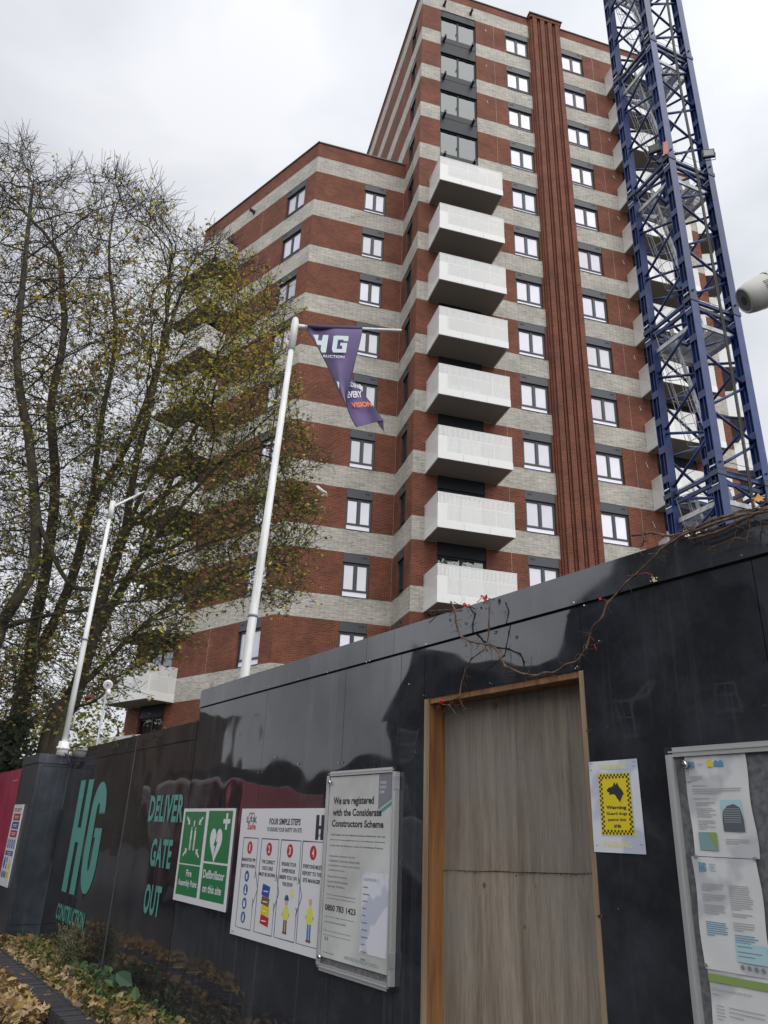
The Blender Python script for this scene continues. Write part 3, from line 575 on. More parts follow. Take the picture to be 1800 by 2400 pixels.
for s,x0,x1,z0,z1 in (('CONSTRUCTION',-9.03,-7.98,-.925,-.777),('DELIVERY',-6.635,-5.70,.015,.215),('GATE',-6.45,-5.99,-.31,-.105),('OUT',-6.45,-6.09,-.64,-.43)):
    if s=='DELIVERY': s,x1='DELIVER',-5.865
    lt=MB(); text_rect(lt,s,frH,x0,x1,z0,z1,y,bold=.035,space=1.08); lt.build('lettering','teal',gate,fix=False)
# ---------------------------------------------------------------- gate post box beside the gate
UB=-9.72; NB=DW-1.925                           # right face at u, front face 1.925 m from the camera plane
box=thing('hoarding_box',tuple(frH.p(-10.4,-.15,GZ)),'boxed dark grey gate post projecting beside the HG gate','hoarding')
m=MB(); m.box(frH,-10.62,UB,-NB,.35,GZ,.60); m.build('box_panel','laminate_box',box)
m=MB(); m.box(frH,-10.63,UB+.012,-NB-.012,.36,.604,.705); m.build('cap_board','laminate_box',box)
m=MB(); m.box(frH,-10.63,UB+.010,-NB-.008,.35,GZ,-1.09); m.build('kick_board','laminate_box',box)
m=MB(); 
for z0,z1 in ((-1.05,-1.04),(.57,.578)): m.box(frH,UB+.001,UB+.004,-NB+.04,.28,z0,z1)
m.box(frH,UB+.001,UB+.004,-NB+.04,-NB+.045,-1.04,.57); m.box(frH,UB+.001,UB+.004,.272,.277,-1.04,.57); m.build('inset_joint','black',box)
m=MB(); m.box(frH,-9.715,-9.61,.05,.14,-.42,.13); tag(top_:=m.build('timber_stub','timber',None,tuple(frH.p(-9.66,.1,-.4))),'broken yellow timber batten in the gap beside the gate','timber')
# magenta hoarding beyond
mg_=thing('magenta_panel',tuple(frH.p(-12.,-.3,GZ)),'magenta red hoarding panel at the far left edge','hoarding')
m=MB(); m.box(frH,-14.6,-10.64,-NB-.0,.0,GZ,.575); m.build('panel','magenta',mg_)
lt=MB()
rect(lt,frH,-11.05,-10.75,.44,.445,-NB-.002); lt.build('lettering','sign_white',mg_,fix=False)
# ================================================================ SIGNS
def K2(x,y): return (380+x/2.9625,1750+y/2.9625)
def NBp(x,y): return (740+x/7.373,1780+y/7.373)
def R3(x,y): return (1350+x/3.16,1700+y/3.16)
def pxrect(mb,fr,a,b,y):
    x0,z1=fr.px(*a,y); x1,z0=fr.px(*b,y); rect(mb,fr,x0,x1,z0,z1,y)
# --- green emergency board
g=thing('emergency_sign',tuple(frH.p(-5.37,-.005,-.19)),'green and white Fire Assembly Point and Defibrillator board on the black hoarding','sign')
m=MB(); m.box(frH,-5.835,-4.925,-.008,-.002,-.496,.113); m.build('board','sign_white',g)
yy=-.0085
m=MB(); rect(m,frH,-5.80,-5.405,-.455,-.262,yy); rect(m,frH,-5.80,-5.405,-.254,.092,yy); m.build('green_field','sign_green',g,fix=False)
m=MB(); rect(m,frH,-5.355,-4.955,-.455,-.235,yy); rect(m,frH,-5.355,-4.955,-.222,.097,yy); m.build('green_field','sign_green',g,fix=False)
lt=MB(); yl=-.009
cx=-5.60
def arrow(mb,fr,x,z,dx,dz,L,w_,y):
    l=math.hypot(dx,dz); dx/=l; dz/=l; px_,pz_=-dz,dx; tip=(x+dx*L/2,z+dz*L/2); tail=(x-dx*L/2,z-dz*L/2); nk=(x+dx*L*.02,z+dz*L*.02)
    def P(c,o): return fr.p(c[0]+px_*o,y,c[1]+pz_*o)
    mb.face([P(tail,-w_*.28),P(nk,-w_*.28),P(nk,w_*.28),P(tail,w_*.28)])
    for s in (-1,1):
        a=(tip[0],tip[1]); mb.face([fr.p(a[0],y,a[1]),fr.p(a[0]-dx*w_*1.5+px_*s*w_*1.1,y,a[1]-dz*w_*1.5+pz_*s*w_*1.1),fr.p(a[0]-dx*w_*1.1+px_*s*w_*.4,y,a[1]-dz*w_*1.1+pz_*s*w_*.4)][::s])
    mb.face([fr.p(tip[0],y,tip[1]),P(nk,-w_*.45),P(nk,w_*.45)])
for sx,sz in ((-1,1),(1,1),(-1,-1),(1,-1)): arrow(lt,frH,cx+sx*.115,-.075+sz*.105,-sx,-sz*.75,.085,.028,yl)
def person(mb,fr,x,z,h,y):
    disc(mb,fr,x,z+h*.93,h*.06,h*.06,y,12); rect(mb,fr,x-h*.09,x+h*.09,z+h*.45,z+h*.85,y); rect(mb,fr,x-h*.085,x-h*.015,z,z+h*.448,y); rect(mb,fr,x+h*.015,x+h*.085,z,z+h*.448,y)
for dx_,dz_,hh in ((-.036,-.165,.155),(.036,-.165,.155)): person(lt,frH,cx+dx_,dz_,hh,yl)
disc(lt,frH,cx-.0,.0,.010,.010,yl,12); disc(lt,frH,cx,.020,.012,.012,yl,12)
# heart, cross
hc=-5.185; pts=[]
for i in range(40):
    t=2*math.pi*i/40; pts.append((hc+.0062*16*math.sin(t)**3*1.02, -.105+.0072*(13*math.cos(t)-5*math.cos(2*t)-2*math.cos(3*t)-math.cos(4*t))*1.05))
lt.face([frH.p(a,yl,b) for a,b in pts])
rect(lt,frH,-5.055,-5.025,-.02,.082,yl); rect(lt,frH,-5.095,-5.056,.018,.046,yl); rect(lt,frH,-5.024,-4.985,.018,.046,yl)
text_rect(lt,'Fire',frH,-5.64,-5.54,-.335,-.29,yl,.02); text_rect(lt,'Assembly Point',frH,-5.775,-5.425,-.408,-.355,yl,.02)
text_rect(lt,'Defibrillator',frH,-5.335,-4.985,-.325,-.272,yl,.02); text_rect(lt,'on this site',frH,-5.32,-5.01,-.41,-.36,yl,.02)
lt.build('pictogram','sign_white',g,fix=False)
b_=MB(); b_.face([frH.p(hc+a*.05,-.0095,-.11+b*.1) for a,b in ((.4,.75),(-.55,-.1),(-.05,-.15),(-.35,-.85),(.6,.1),(.05,.15))]); b_.build('lightning_bolt','sign_green',g,fix=False)
# --- four simple steps board
s4=thing('safety_steps_board',tuple(frH.p(-4.2,-.01,-.25)),'white FOUR SIMPLE STEPS safety board with four numbered columns','sign')
m=MB(); m.box(frH,-4.845+.03,-3.66,-.010,-.002,-.60,.110); m.build('board','sign_white',s4)
ya=-.0106; yb=-.0112
t1=MB(); text_px(t1,'FOUR SIMPLE STEPS',frH,K2(747,497),K2(960,547),ya,.03,1); text_px(t1,'TO ENSURE YOUR SAFETY ON SITE',frH,K2(728,558),K2(968,598),ya,.02)
text_px(t1,'L',frH,K2(590,485),K2(604,528),ya,.02); text_px(t1,'K',frH,K2(640,487),K2(657,530),ya,.02)
t1.build('lettering','ink',s4,fix=False)
ring=MB()
for q in (612,630):
    x,z=frH.px(*K2(q,490),ya); stroke(ring,frH,[(x+.022*math.cos(i*math.pi/9),z+.026*math.sin(i*math.pi/9)) for i in range(19)],.006,ya); disc(ring,frH,x+.006,z-.006,.006,.008,ya,10)
ring.build('eyes','ink',s4,fix=False)
t1=MB(); text_px(t1,'Safe',frH,K2(595,530),K2(648,577),ya,.02); t1.build('lettering','sign_red',s4,fix=False)
t1=MB(); x0,z1=frH.px(*K2(1072,474),ya); HG(t1,frH,x0,x0+.19,z1-.125,z1,ya); text_px(t1,'CONSTRUC',frH,K2(1063,607),K2(1122,628),ya,.01); t1.build('lettering','ink',s4,fix=False)
# column boxes
cols=[(568,640,487,595),(692,650,613,733),(828,657,752,885),(978,662,906,1062)]
cb=MB(); xs=[]
for i,(xt,yt,xb,xr) in enumerate(cols):
    x0,z1=frH.px(*K2(xt,yt),ya); zb=-.575+.0
    wd=[.205,.225,.235,.25][i]; x1=x0+wd; xs.append((x0,x1)); z1=.0+(-.060); zb=-.555
    pl=[(x0,z1),(x1,z1),(x1,-.30),(x1+.035,-.34) if i<3 else (x1,-.34),(x1,-.38),(x1,zb),(x0,zb),(x0,z1)]
    if i<3:
        stroke(cb,frH,[(x0,z1),(x1,z1),(x1,-.275),(x1-.012,-.275)],.006,ya); stroke(cb,frH,[(x1+.004,-.245),(x1+.048,-.335),(x1-.006,-.43)],.006,ya); stroke(cb,frH,[(x1-.012,-.395),(x1,-.395),(x1,zb),(x0,zb),(x0,z1)],.006,ya)
    else: stroke(cb,frH,[(x0,z1),(x1,z1),(x1,zb),(x0,zb),(x0,z1)],.006,ya)
cb.build('column_outline','navy_ink',s4,fix=False)
dc=MB(); nm=MB(); tx=MB()
words=[['MANDATORY PPE','MUST BE WORN'],['THE CORRECT','CSCS CARD','MUST BE SHOWN'],['ENSURE YOUR','SUPERVISOR','BRIEFS YOU ON','THE SSOW'],['EVERYONE MUST','REPORT TO THE','SITE MANAGER']]
for i,(x0,x1) in enumerate(xs):
    c=(x0+x1)/2-.005; disc(dc,frH,c,-.115,.036,.036,ya,28); text_rect(nm,str(i+1),frH,c-(.007 if i==0 else .012),c+(.007 if i==0 else .012),-.135,-.095,yb,.03)
    for j,w_ in enumerate(words[i]):
        hw=min(.0078*len(w_),(x1-x0)*.45); text_rect(tx,w_,frH,c-hw,c+hw,-.185-j*.034-.009,-.185-j*.034+.011,ya,.03)
dc.build('number_disc','sign_red',s4,fix=False); nm.build('numeral','sign_white',s4,fix=False); tx.build('lettering','ink',s4,fix=False)
ic=MB(); iw=MB(); x0,x1=xs[0]; c=(x0+x1)/2-.01
for j in range(4):
    z=-.275-j*.074; disc(ic,frH,c,z,.031,.031,ya,24)
z=-.275; disc(iw,frH,c,z-.004,.012,.015,yb,14); rect(iw,frH,c-.016,c+.016,z+.006,z+.012,yb)
z-=.074; iw.face([frH.p(c+a,yb,z+b) for a,b in ((-.006,.020),(.007,.020),(.006,-.006),(.018,-.014),(.016,-.020),(-.012,-.020))])
z-=.074; iw.face([frH.p(c+a,yb,z+b) for a,b in ((-.012,.016),(-.004,.018),(0,.006),(.004,.018),(.012,.016),(.016,-.018),(-.016,-.018))])
z-=.074; iw.face([frH.p(c+a,yb,z+b) for a,b in ((-.006,-.020),(.010,-.020),(.012,.004),(.006,.020),(-.004,.018),(-.008,.002),(-.014,-.002))])
ic.build('ppe_disc','sign_blue',s4,fix=False); iw.build('ppe_symbol','sign_white',s4,fix=False)
# card stack in column 2
x0,x1=xs[1]; c=(x0+x1)/2
for col,(za,zb_),sk in (('sign_blue',(-.36,-.30),0),('brown',(-.405,-.363),1),('yellow',(-.455,-.408),2),('sign_red',(-.505,-.458),3)):
    m=MB(); m.face([frH.p(c+a,ya,b) for a,b in ((-.055+sk*.002,za),(.04+sk*.006,za-.012),(.05+sk*.004,zb_-.012),(-.045+sk*.002,zb_))]); m.build('card_picture',col,s4,fix=False)
    m=MB(); rect(m,frH,c-.03,c+.03,(za+zb_)/2-.012,(za+zb_)/2-.006,yb); m.build('card_line','sign_white',s4,fix=False)
# two little drawn builders
def builder(c,z,hat,leg,tall):
    m=MB(); rect(m,frH,c-.020,c-.003,z,z+.07*tall,ya); rect(m,frH,c+.003,c+.020,z,z+.07*tall,ya); m.build('drawn_builder_legs',leg,s4,fix=False)
    m=MB(); m.face([frH.p(c+a,ya,z+b*tall) for a,b in ((-.030,.072),(.030,.072),(.034,.12),(.018,.148),(-.018,.148),(-.034,.12))]); m.build('drawn_builder_vest','hi_vis',s4,fix=False)
    m=MB(); disc(m,frH,c,z+.172*tall,.018,.022*tall,ya,16); disc(m,frH,c-.038,z+.10*tall,.008,.01,ya,8); disc(m,frH,c+.038,z+.10*tall,.008,.01,ya,8); m.build('drawn_builder_face','skin_tone',s4,fix=False)
    m=MB(); m.face([frH.p(c+a,yb,z+b*tall) for a,b in ((-.026,.182),(.026,.182),(.020,.202),(.008,.214),(-.010,.214),(-.022,.200))]); m.build('drawn_builder_helmet',hat,s4,fix=False)
    m=MB(); disc(m,frH,c-.012,z-.002,.014,.007,yb,10); disc(m,frH,c+.013,z-.002,.014,.007,yb,10); m.build('drawn_builder_boots','brown',s4,fix=False)
x0,x1=xs[2]; builder((x0+x1)/2,-.52,'sign_blue','brown',.85)
x0,x1=xs[3]; builder((x0+x1)/2,-.53,'sign_white','jeans',1.05)
m=MB(); c=(xs[2][0]+xs[2][1])/2+.055; disc(m,frH,c,-.325,.028,.024,ya,16); m.build('speech_bubble','faded_yellow',s4,fix=False)
text=MB(); text_rect(text,'GP1',frH,-4.80,-4.76,-.592,-.578,ya); text.build('lettering','ink_grey',s4,fix=False)
# --- glazed notice cases ---------------------------------------------------------------
def case(root,x0,x1,z0,z1,depth,bar,hinge_side=1):
    y1=-.001; y0=-depth
    m=MB(); m.box(frH,x0+.004,x1-.004,y0+.012,y1,z0+.004,z1-.004); m.build('case_back','felt',root)
    fm=[((x0+.012,x1-.012),(z1-bar*.8,z1)),((x0+.012,x1-.012),(z0,z0+bar))]
    for (a,b),(c,d) in fm:
        m=MB(); m.box(frH,a,b,y0,y1,c,d); m.box(frH,a,b,y0-.003,y0-.0005,c+(d-c)*.45,c+(d-c)*.6); m.build('frame_rail','aluminium',root)
    for a,b in ((x0,x0+bar*.72),(x1-bar*.9,x1)):
        m=MB(); m.box(frH,a,b,y0-.0015,y1,z0+.022,z1-.022); m.box(frH,a+.008,b-.008,y0-.004,y0-.002,z0+.022,z1-.022); m.build('frame_stile','aluminium',root)
    for a in (x0-.002,x1-.026):
        for c in (z0-.002,z1-.020): m=MB(); m.box(frH,a,a+.028,y0-.002,y1-.0005,c,c+.022); m.build('corner_cap','black',root)
ncl=thing('notice_case',tuple(frH.p(-3.38,-.03,-.2)),'tall silver notice case holding the We are registered poster','notice board')
X0,X1,Z0,Z1=-3.742,-3.098,-.640,.294
case(ncl,X0,X1,Z0,Z1,.024,.030)
for z in (.19,-.55):
    m=MB(); m.box(frH,X1-.012,X1+.003,-.030,-.003,z,z+.06); m.build('hinge','galvanised',ncl)
for a,b in ((X0+.045,Z1-.055),(X0+.045,Z0+.06)):
    m=MB(); m.tube([frH.p(a,-.024,b),frH.p(a,-.042,b)],[.011,.009],14); m.build('lock','chrome',ncl)
po=thing('poster',tuple(frH.p(-3.38,-.043,-.2)),'pale poster reading We are registered with the Considerate Constructors Scheme','poster')
yp=-.0175; m=MB(); m.box(frH,X0+.026,X1-.032,-.0172,-.016,Z0+.06,Z1-.028); m.build('paper','poster_paper',po)
t1=MB()
for s,a,b,bo in (('We are registered',(312,650),(1003,812),.035),('with the Considerate',(298,850),(1135,985),.035),('Constructors Scheme',(282,1040),(1170,1190),.035),
    ('This means we are visited by Scheme Monitors who ass',(268,1280),(1200,1365),.02),('how well we are performing as a considerate constructo',(256,1370),(1195,1455),.02),('in line with the Scheme\'s Code of Considerate Practice.',(250,1465),(1170,1555),.02)):
    text_px(t1,s,frH,NBp(*a),NBp(*b),yp,bo)
text_px(t1,'0800 783 1423',frH,K2(1132,1090),K2(1342,1175),yp,.03)
t1.build('heading','ink',po,fix=False)
t1=MB()
for s,a,b in (('Organisations registered with the',(1160,748),(1336,782)),('Considerate Constructors Scheme make',(1158,778),(1371,818)),('a commitment to conform to the Code of',(1155,812),(1370,850)),('Considerate Practice.',(1152,845),(1268,872)),
    ('Respect the Community',(1150,888),(1284,926)),('Care for the Environment',(1147,922),(1288,960)),('Value their Workforce',(1144,955),(1266,990)),('If you have a concern about this construction site',(1142,1017),(1343,1064)),('or would like to provide feedback contact us on',(1140,1042),(1338,1088)),
    ('publicsupport@ccscheme.org.uk',(1127,1168),(1332,1222)),('ccscheme.org.uk/public',(1125,1202),(1276,1252)),('To find out more about construction activity in',(1122,1266),(1309,1322)),('your area visit www.constructionmap.info',(1118,1296),(1304,1352)),('ccscheme.org.uk',(1112,1415),(1190,1450))):
    text_px(t1,s,frH,K2(*a),K2(*b),yp,.025)
t1.build('body_text','ink_grey',po,fix=False)
t1=MB(); text_px(t1,'IMPROVING THE IMAGE OF CONSTRUC',frH,K2(1265,1452),K2(1503,1545),yp); t1.build('slogan','teal_ink',po,fix=False)
rb=MB(); x0,z1=frH.px(*NBp(1098,255),yp); x1=X1-.033
rb.face([frH.p(x0,yp,Z1-.029),frH.p(x1,yp,Z1-.029),frH.p(x1,yp,z1-.115),frH.p(x0,yp,z1-.165)]); rb.build('ribbon','ink_grey',po,fix=False)
rb=MB(); rb.face([frH.p(x0,yp,z1-.172),frH.p(x1,yp,z1-.122),frH.p(x1,yp,z1-.142),frH.p(x0,yp,z1-.192)]); rb.build('ribbon_edge','teal_ink',po,fix=False)
rb=MB()
for j,s in enumerate(('CONSIDERATE','CONSTRUCTORS','SCHEME')): text_rect(rb,s[:9],frH,x0+.010,x0+(.066 if j<2 else .05),z1-.045-j*.022,z1-.033-j*.022,yp-.0005,.01)
rb.build('ribbon_text','sign_white',po,fix=False)
m=MB(); 
for i in range(2): rect(m,frH,X0+.06+i*.02,X0+.072+i*.02,Z0+.135,Z0+.150,yp)
m.build('social_icons','ink_grey',po,fix=False)
lb=thing('registration_sheet',tuple(frH.p(-3.15,-.0445,-.3)),'pale blue site details sheet stuck low on the registered poster','paper sheet')
m=MB(); xa,za=frH.px(*K2(1392,873),-.018); m.box(frH,xa,X1-.045,-.0187,-.0177,-.52,za); m.build('paper','laminated_sheet',lb)
t1=MB(); text_rect(t1,'SITE REGISTRATION DETAILS',frH,xa+.012,xa+.125,za-.035,za-.022,-.0190); t1.build('heading','blue_ink',lb,fix=False)
t1=MB()
for j in range(11): rect(t1,frH,xa+.012,xa+.04+.03*random.random(),za-.065-j*.03,za-.060-j*.03,-.0190)
t1.build('text_line','ink_grey',lb,fix=False)
# right-hand case, mostly outside the frame
ncr=thing('notice_case',tuple(frH.p(-1.1,-.03,-.2)),'wide silver notice case with grey felt and three paper notices','notice board')
X0,X1,Z0,Z1=-1.562,-.55,-.66,.282
case(ncr,X0,X1,Z0,Z1,.060,.036)
m=MB(); a,b=frH.px(*R3(802,290),-.07); m.tube([frH.p(a,-.060,b),frH.p(a,-.082,b)],[.0125,.011],18); m.tube([frH.p(a,-.0825,b),frH.p(a,-.0835,b)],[.005,.005],8); m.build('lock','chrome',ncr)
m=MB(); m.box(frH,a-.010,a+.006,-.056,-.050,b-.05,b); m.build('latch','galvanised',ncr)
yq=-.050
def sheet(name,label,pa,pb,zc):
    x0,z1=frH.px(*pa,yq); x1,z0=frH.px(*pb,yq); t=thing(name,tuple(frH.p((x0+x1)/2,yq,(z0+z1)/2)),label,'paper sheet')
    return t,x0,x1,z0,z1
def wavy(x0,x1,z0,z1,y,amp,ph):
    m=MB(); nx,nz=8,12
    g_=[[frH.p(x0+(x1-x0)*i/nx+.003*math.sin(j*.7+ph),y-.001-amp*(1+math.sin(i*1.3+j*.8+ph))/2,z0+(z1-z0)*j/nz) for i in range(nx+1)] for j in range(nz+1)]
    for j in range(nz):
        for i in range(nx): m.face([g_[j][i],g_[j][i+1],g_[j+1][i+1],g_[j+1][i]],smooth=True)
    return m
def lines(mb,x0,x1,z,n,dz,y,th=.0022,seed=0):
    r=random.Random(seed)
    for j in range(n): rect(mb,frH,x0,x0+(x1-x0)*(r.uniform(.82,1) if j<n-1 else r.uniform(.3,.8)),z-j*dz-th,z-j*dz,y)
t,x0,x1,z0,z1=sheet('letter_sheet','upper crinkled white letter with two site photographs in the notice case',R3(800,235),R3(1335,962),0)
x1=x0+.205; z0=z1-.285
wavy(x0,x1,z0,z1,yq,.0025,0).build('paper','damp_paper',t)
yt=yq-.0048
m=MB(); HG(m,frH,x0+.012,x0+.036,z1-.036,z1-.014,yt); text_rect(m,'BUILDING EVERY VISION',frH,x0+.046,x0+.065,z1-.028,z1-.022,yt); m.build('logo','blue_ink',t,fix=False)
m=MB(); rect(m,frH,x0+.080,x0+.098,z1-.034,z1-.014,yt); m.build('logo_block','yellow',t,fix=False)
m=MB(); m.face([frH.p(x0+a,yt,z1-b) for a,b in ((.102,.034),(.134,.034),(.134,.022),(.126,.014),(.118,.020),(.110,.013),(.102,.022))]); m.build('logo_block','blue_ink',t,fix=False)
m=MB(); lines(m,x0+.018,x0+.06,z1-.058,3,.006,yt); lines(m,x0+.018,x0+.085,z1-.085,1,.006,yt); lines(m,x0+.018,x0+.185,z1-.095,3,.006,yt); lines(m,x0+.018,x0+.095,z1-.122,1,.006,yt)
for j in range(5): lines(m,x0+.024,x0+.090,z1-.134-j*.017,3 if j%2 else 2,.0055,yt,seed=j)
lines(m,x0+.11,x0+.185,z1-.235,3,.0055,yt); m.build('text_line','faded_ink',t,fix=False)
m=MB(); rect(m,frH,x0+.108,x0+.175,z1-.215,z1-.128,yt); m.build('photograph','pale_blue',t,fix=False)
m=MB(); m.face([frH.p(x0+a,yt-.0004,z1-b) for a,b in ((.108,.215),(.175,.215),(.175,.180),(.168,.150),(.150,.140),(.128,.145),(.112,.160),(.108,.185))])
m.build('photographed_tower','photo_grey',t,fix=False)
m=MB()
for j in range(7): rect(m,frH,x0+.113,x0+.167,z1-.190+j*.006,z1-.1885+j*.006,yt-.0007)
m.build('photographed_floors','faded_ink',t,fix=False)
m=MB(); rect(m,frH,x0+.022,x0+.082,z1-.268,z1-.218,yt); m.build('photograph','photo_teal',t,fix=False)
m=MB(); m.face([frH.p(x0+a,yt-.0004,z1-b) for a,b in ((.082,.268),(.082,.219),(.050,.219))]); m.build('photographed_wall','olive_green',t,fix=False)
t,x0,x1,z0,z1=sheet('newsletter_sheet','middle white HG newsletter sheet with two text columns in the notice case',R3(865,960),R3(1420,1830),0)
x1=x0+.205; z1-=.004; z0=z1-.292; m=wavy(x0,x1,z0,z1,yq-.003,.0015,2); m.build('paper','damp_paper',t); yt=yq-.0068
m=MB(); HG(m,frH,x0+.020,x0+.044,z1-.040,z1-.014,yt); [text_rect(m,s,frH,x0+.055,x0+.075,z1-.022-j*.008,z1-.017-j*.008,yt) for j,s in enumerate(('BUILDING','EVERY','VISION'))]; m.build('logo','blue_ink',t,fix=False)
m=MB(); lines(m,x0+.022,x0+.095,z1-.070,4,.0055,yt); lines(m,x0+.022,x0+.095,z1-.098,4,.0055,yt,seed=2); lines(m,x0+.022,x0+.095,z1-.125,5,.0055,yt,seed=3)
lines(m,x0+.108,x0+.18,z1-.070,12,.0055,yt,seed=4); lines(m,x0+.108,x0+.175,z1-.142,2,.0055,yt,seed=5); lines(m,x0+.108,x0+.175,z1-.165,4,.006,yt,seed=6); m.build('text_line','faded_ink',t,fix=False)
m=MB(); lines(m,x0+.022,x0+.095,z1-.170,7,.0055,yt,seed=7); lines(m,x0+.108,x0+.178,z1-.195,4,.006,yt,seed=8); m.build('link_line','blue_ink',t,fix=False)
m=MB(); rect(m,frH,x0+.108,x1-.006,z1-.262,z1-.215,yt); m.build('blue_panel','pale_blue',t,fix=False)
m=MB(); lines(m,x0+.112,x1-.03,z1-.222,1,.01,yt-.0003); lines(m,x0+.112,x1-.02,z1-.236,2,.010,yt-.0003)
for j in range(4): disc(m,frH,x0+.12+j*.02,z1-.274,.006,.006,yt,12)
m.build('footer','ink_grey',t,fix=False)
t,x0,x1,z0,z1=sheet('green_headed_sheet','lowest notice sheet with a green bar across its head',R3(975,1800),R3(1420,2212),0)
x1=x0+.21; z0=z1-.297; z0=max(z0,Z0+.04); wavy(x0,x1,z0,z1,yq-.001,.001,1).build('paper','damp_paper',t); yt=yq-.005
m=MB(); rect(m,frH,x0+.002,x1,z1-.030,z1-.010,yt); m.build('green_bar','olive_green',t,fix=False)
m=MB(); text_rect(m,'Notification of construction project',frH,x0+.010,x0+.13,z1-.052,z1-.042,yt); lines(m,x0+.010,x0+.04,z1-.058,1,.006,yt); lines(m,x0+.016,x0+.045,z1-.085,5,.008,yt,seed=3); lines(m,x0+.055,x0+.17,z1-.085,3,.010,yt,seed=9); lines(m,x0+.016,x0+.045,z1-.140,4,.008,yt,seed=3); lines(m,x0+.055,x0+.12,z1-.140,3,.010,yt,seed=9); m.build('text_line','faded_ink',t,fix=False)
pins=[(882,970),(1323,988),(960,1775)]
for i,pp in enumerate(pins):
    a,b=frH.px(*R3(*pp),-.058); m=MB(); m.tube([frH.p(a,-.053,b),frH.p(a,-.060,b)],[.0055,.0045],12)
    top('magnet_pin',m,'ink_grey',tuple(frH.p(a,-.055,b)),('dark round pin at the left of the letter and newsletter join','dark round pin at the right of the letter and newsletter join','dark round pin between the newsletter and the green headed sheet')[i],'pin','pins holding the notices')
# --- warning sheet
wp=thing('warning_sheet',tuple(frH.p(-1.82,-.003,.11)),'white laminated WARNING guard dogs sheet with yellow chequered panel','poster')
m=MB(); 
m.face([frH.p(-1.930,-.004,-.037),frH.p(-1.714,-.004,-.037),frH.p(-1.716,-.004,.2625),frH.p(-1.928,-.004,.2605)]); m.build('paper','laminated_sheet',wp,fix=False)
yw=-.0046
m=MB(); text_rect(m,'WARNING',frH,-1.883,-1.762,.231,.250,yw,.03); text_rect(m,'WARNING',frH,-1.888,-1.766,-.020,-.001,yw,.03); m.build('faded_heading','faded_yellow',wp,fix=False)
x0,x1,z0,z1=-1.889,-1.752,.018,.218
m=MB(); rect(m,frH,x0-.003,x1+.003,z0-.003,z1+.003,yw); m.build('panel_edge','pale_blue',wp,fix=False)
m=MB(); rect(m,frH,x0,x1,z0,z1,yw-.0003); m.build('yellow_panel','yellow',wp,fix=False)
ck=MB(); nx_,nz_=18,26; cw=(x1-x0-.004)/nx_; ch=(z1-z0-.004)/nz_
for i in range(nx_):
    for j in range(nz_):
        if (i<2 or i>=nx_-2 or j<2 or j>=nz_-2) and (i+j)%2==0: rect(ck,frH,x0+.002+i*cw,x0+.002+(i+1)*cw,z0+.002+j*ch,z0+.002+(j+1)*ch,yw-.0006)
dog=[(.05,.62),(.20,.74),(.42,.80),(.50,1.0),(.58,.84),(.66,.98),(.74,.78),(.90,.60),(1.0,.42),(.86,.16),(.78,.0),(.72,.08),(.60,.22),(.50,.40),(.34,.42),(.22,.38),(.16,.46),(.24,.50),(.10,.52)]
ck.face([frH.p(x0+.030+a*.078,yw-.0006,z1-.098+b*.070) for a,b in dog])
for j,(s,hw,hh) in enumerate((('Warning',.043,.013),('Guard dogs',.044,.011),('patrol this',.038,.011),('area',.015,.009))):
    c=(x0+x1)/2+.001; zc=z1-.112-j*.0195; text_rect(ck,s,frH,c-hw,c+hw,zc-hh*.62,zc+hh*.5,yw-.0006,.04 if j==0 else .03)
ck.build('chequer_and_text','ink',wp,fix=False)
cl=MB(); cl.beam(frH.p(x0+.088,yw-.0009,z1-.098),frH.p(x0+.106,yw-.0009,z1-.070),.0035,.0002,(n_.x,n_.y,0)); disc(cl,frH,x0+.053,z1-.098+.052,.002,.0015,yw-.0009,8); cl.build('collar','yellow',wp,fix=False)
st_=MB()
for px,py in ((1388,1790),(1387,1806),(1488,1785),(1487,1795),(1402,1981),(1505,1980)):
    a,b=frH.px(px,py,0); rect(st_,frH,a-.006,a+.006,b-.0008,b+.0008,yw-.0006)
build_loose(st_,'staple','ink_grey',wp)
# --- site safety sign on the box
fb=Fr(frH.p(0,-NB,0),AE)
ss=thing('site_safety_sign',tuple(fb.p(-10.3,-.01,-.26)),'narrow white SITE SAFETY sign with red and blue bands on the grey box','sign')
m=MB(); m.box(fb,-10.55,-10.02,-.012,-.004,-.71,.155); m.build('board','sign_white',ss)
ys=-.0125
m=MB(); text_rect(m,'SITE SAFETY',fb,-10.49,-10.08,.075,.115,ys,.02); m.build('lettering','ink',ss,fix=False)
for c,z0,z1 in (('sign_red',-.02,.055),('sign_blue',-.11,-.035),('sign_red',-.20,-.125),('sign_blue',-.395,-.345)):
    m=MB(); rect(m,fb,-10.46 if z0>-.3 else -10.50,-10.08,z0,z1,ys); m.build('colour_band',c,ss,fix=False)
    m=MB(); zc=(z0+z1)/2; rect(m,fb,-10.40,-10.14,zc+.004,zc+.012,ys-.0006); rect(m,fb,-10.36,-10.18,zc-.014,zc-.006,ys-.0006); m.build('band_text','sign_white',ss,fix=False)
m=MB()
for j in range(4): disc(m,fb,-10.46+j*.115,-.27,.048,.052,ys,20)
disc(m,fb,-10.45,-.475,.05,.065,ys,20); disc(m,fb,-10.32,-.44,.03,.03,ys,16); disc(m,fb,-10.31,-.51,.028,.03,ys,16)
rect(m,fb,-10.50,-10.38,-.625,-.56,ys); rect(m,fb,-10.36,-10.24,-.625,-.56,ys); m.build('blue_symbol','sign_blue',ss,fix=False)
m=MB(); m.face([fb.p(-10.22,ys,-.53),fb.p(-10.08,ys,-.53),fb.p(-10.15,ys,-.42)]); rect(m,fb,-10.22,-10.10,-.625,-.56,ys); m.build('yellow_symbol','yellow',ss,fix=False)
m=MB()
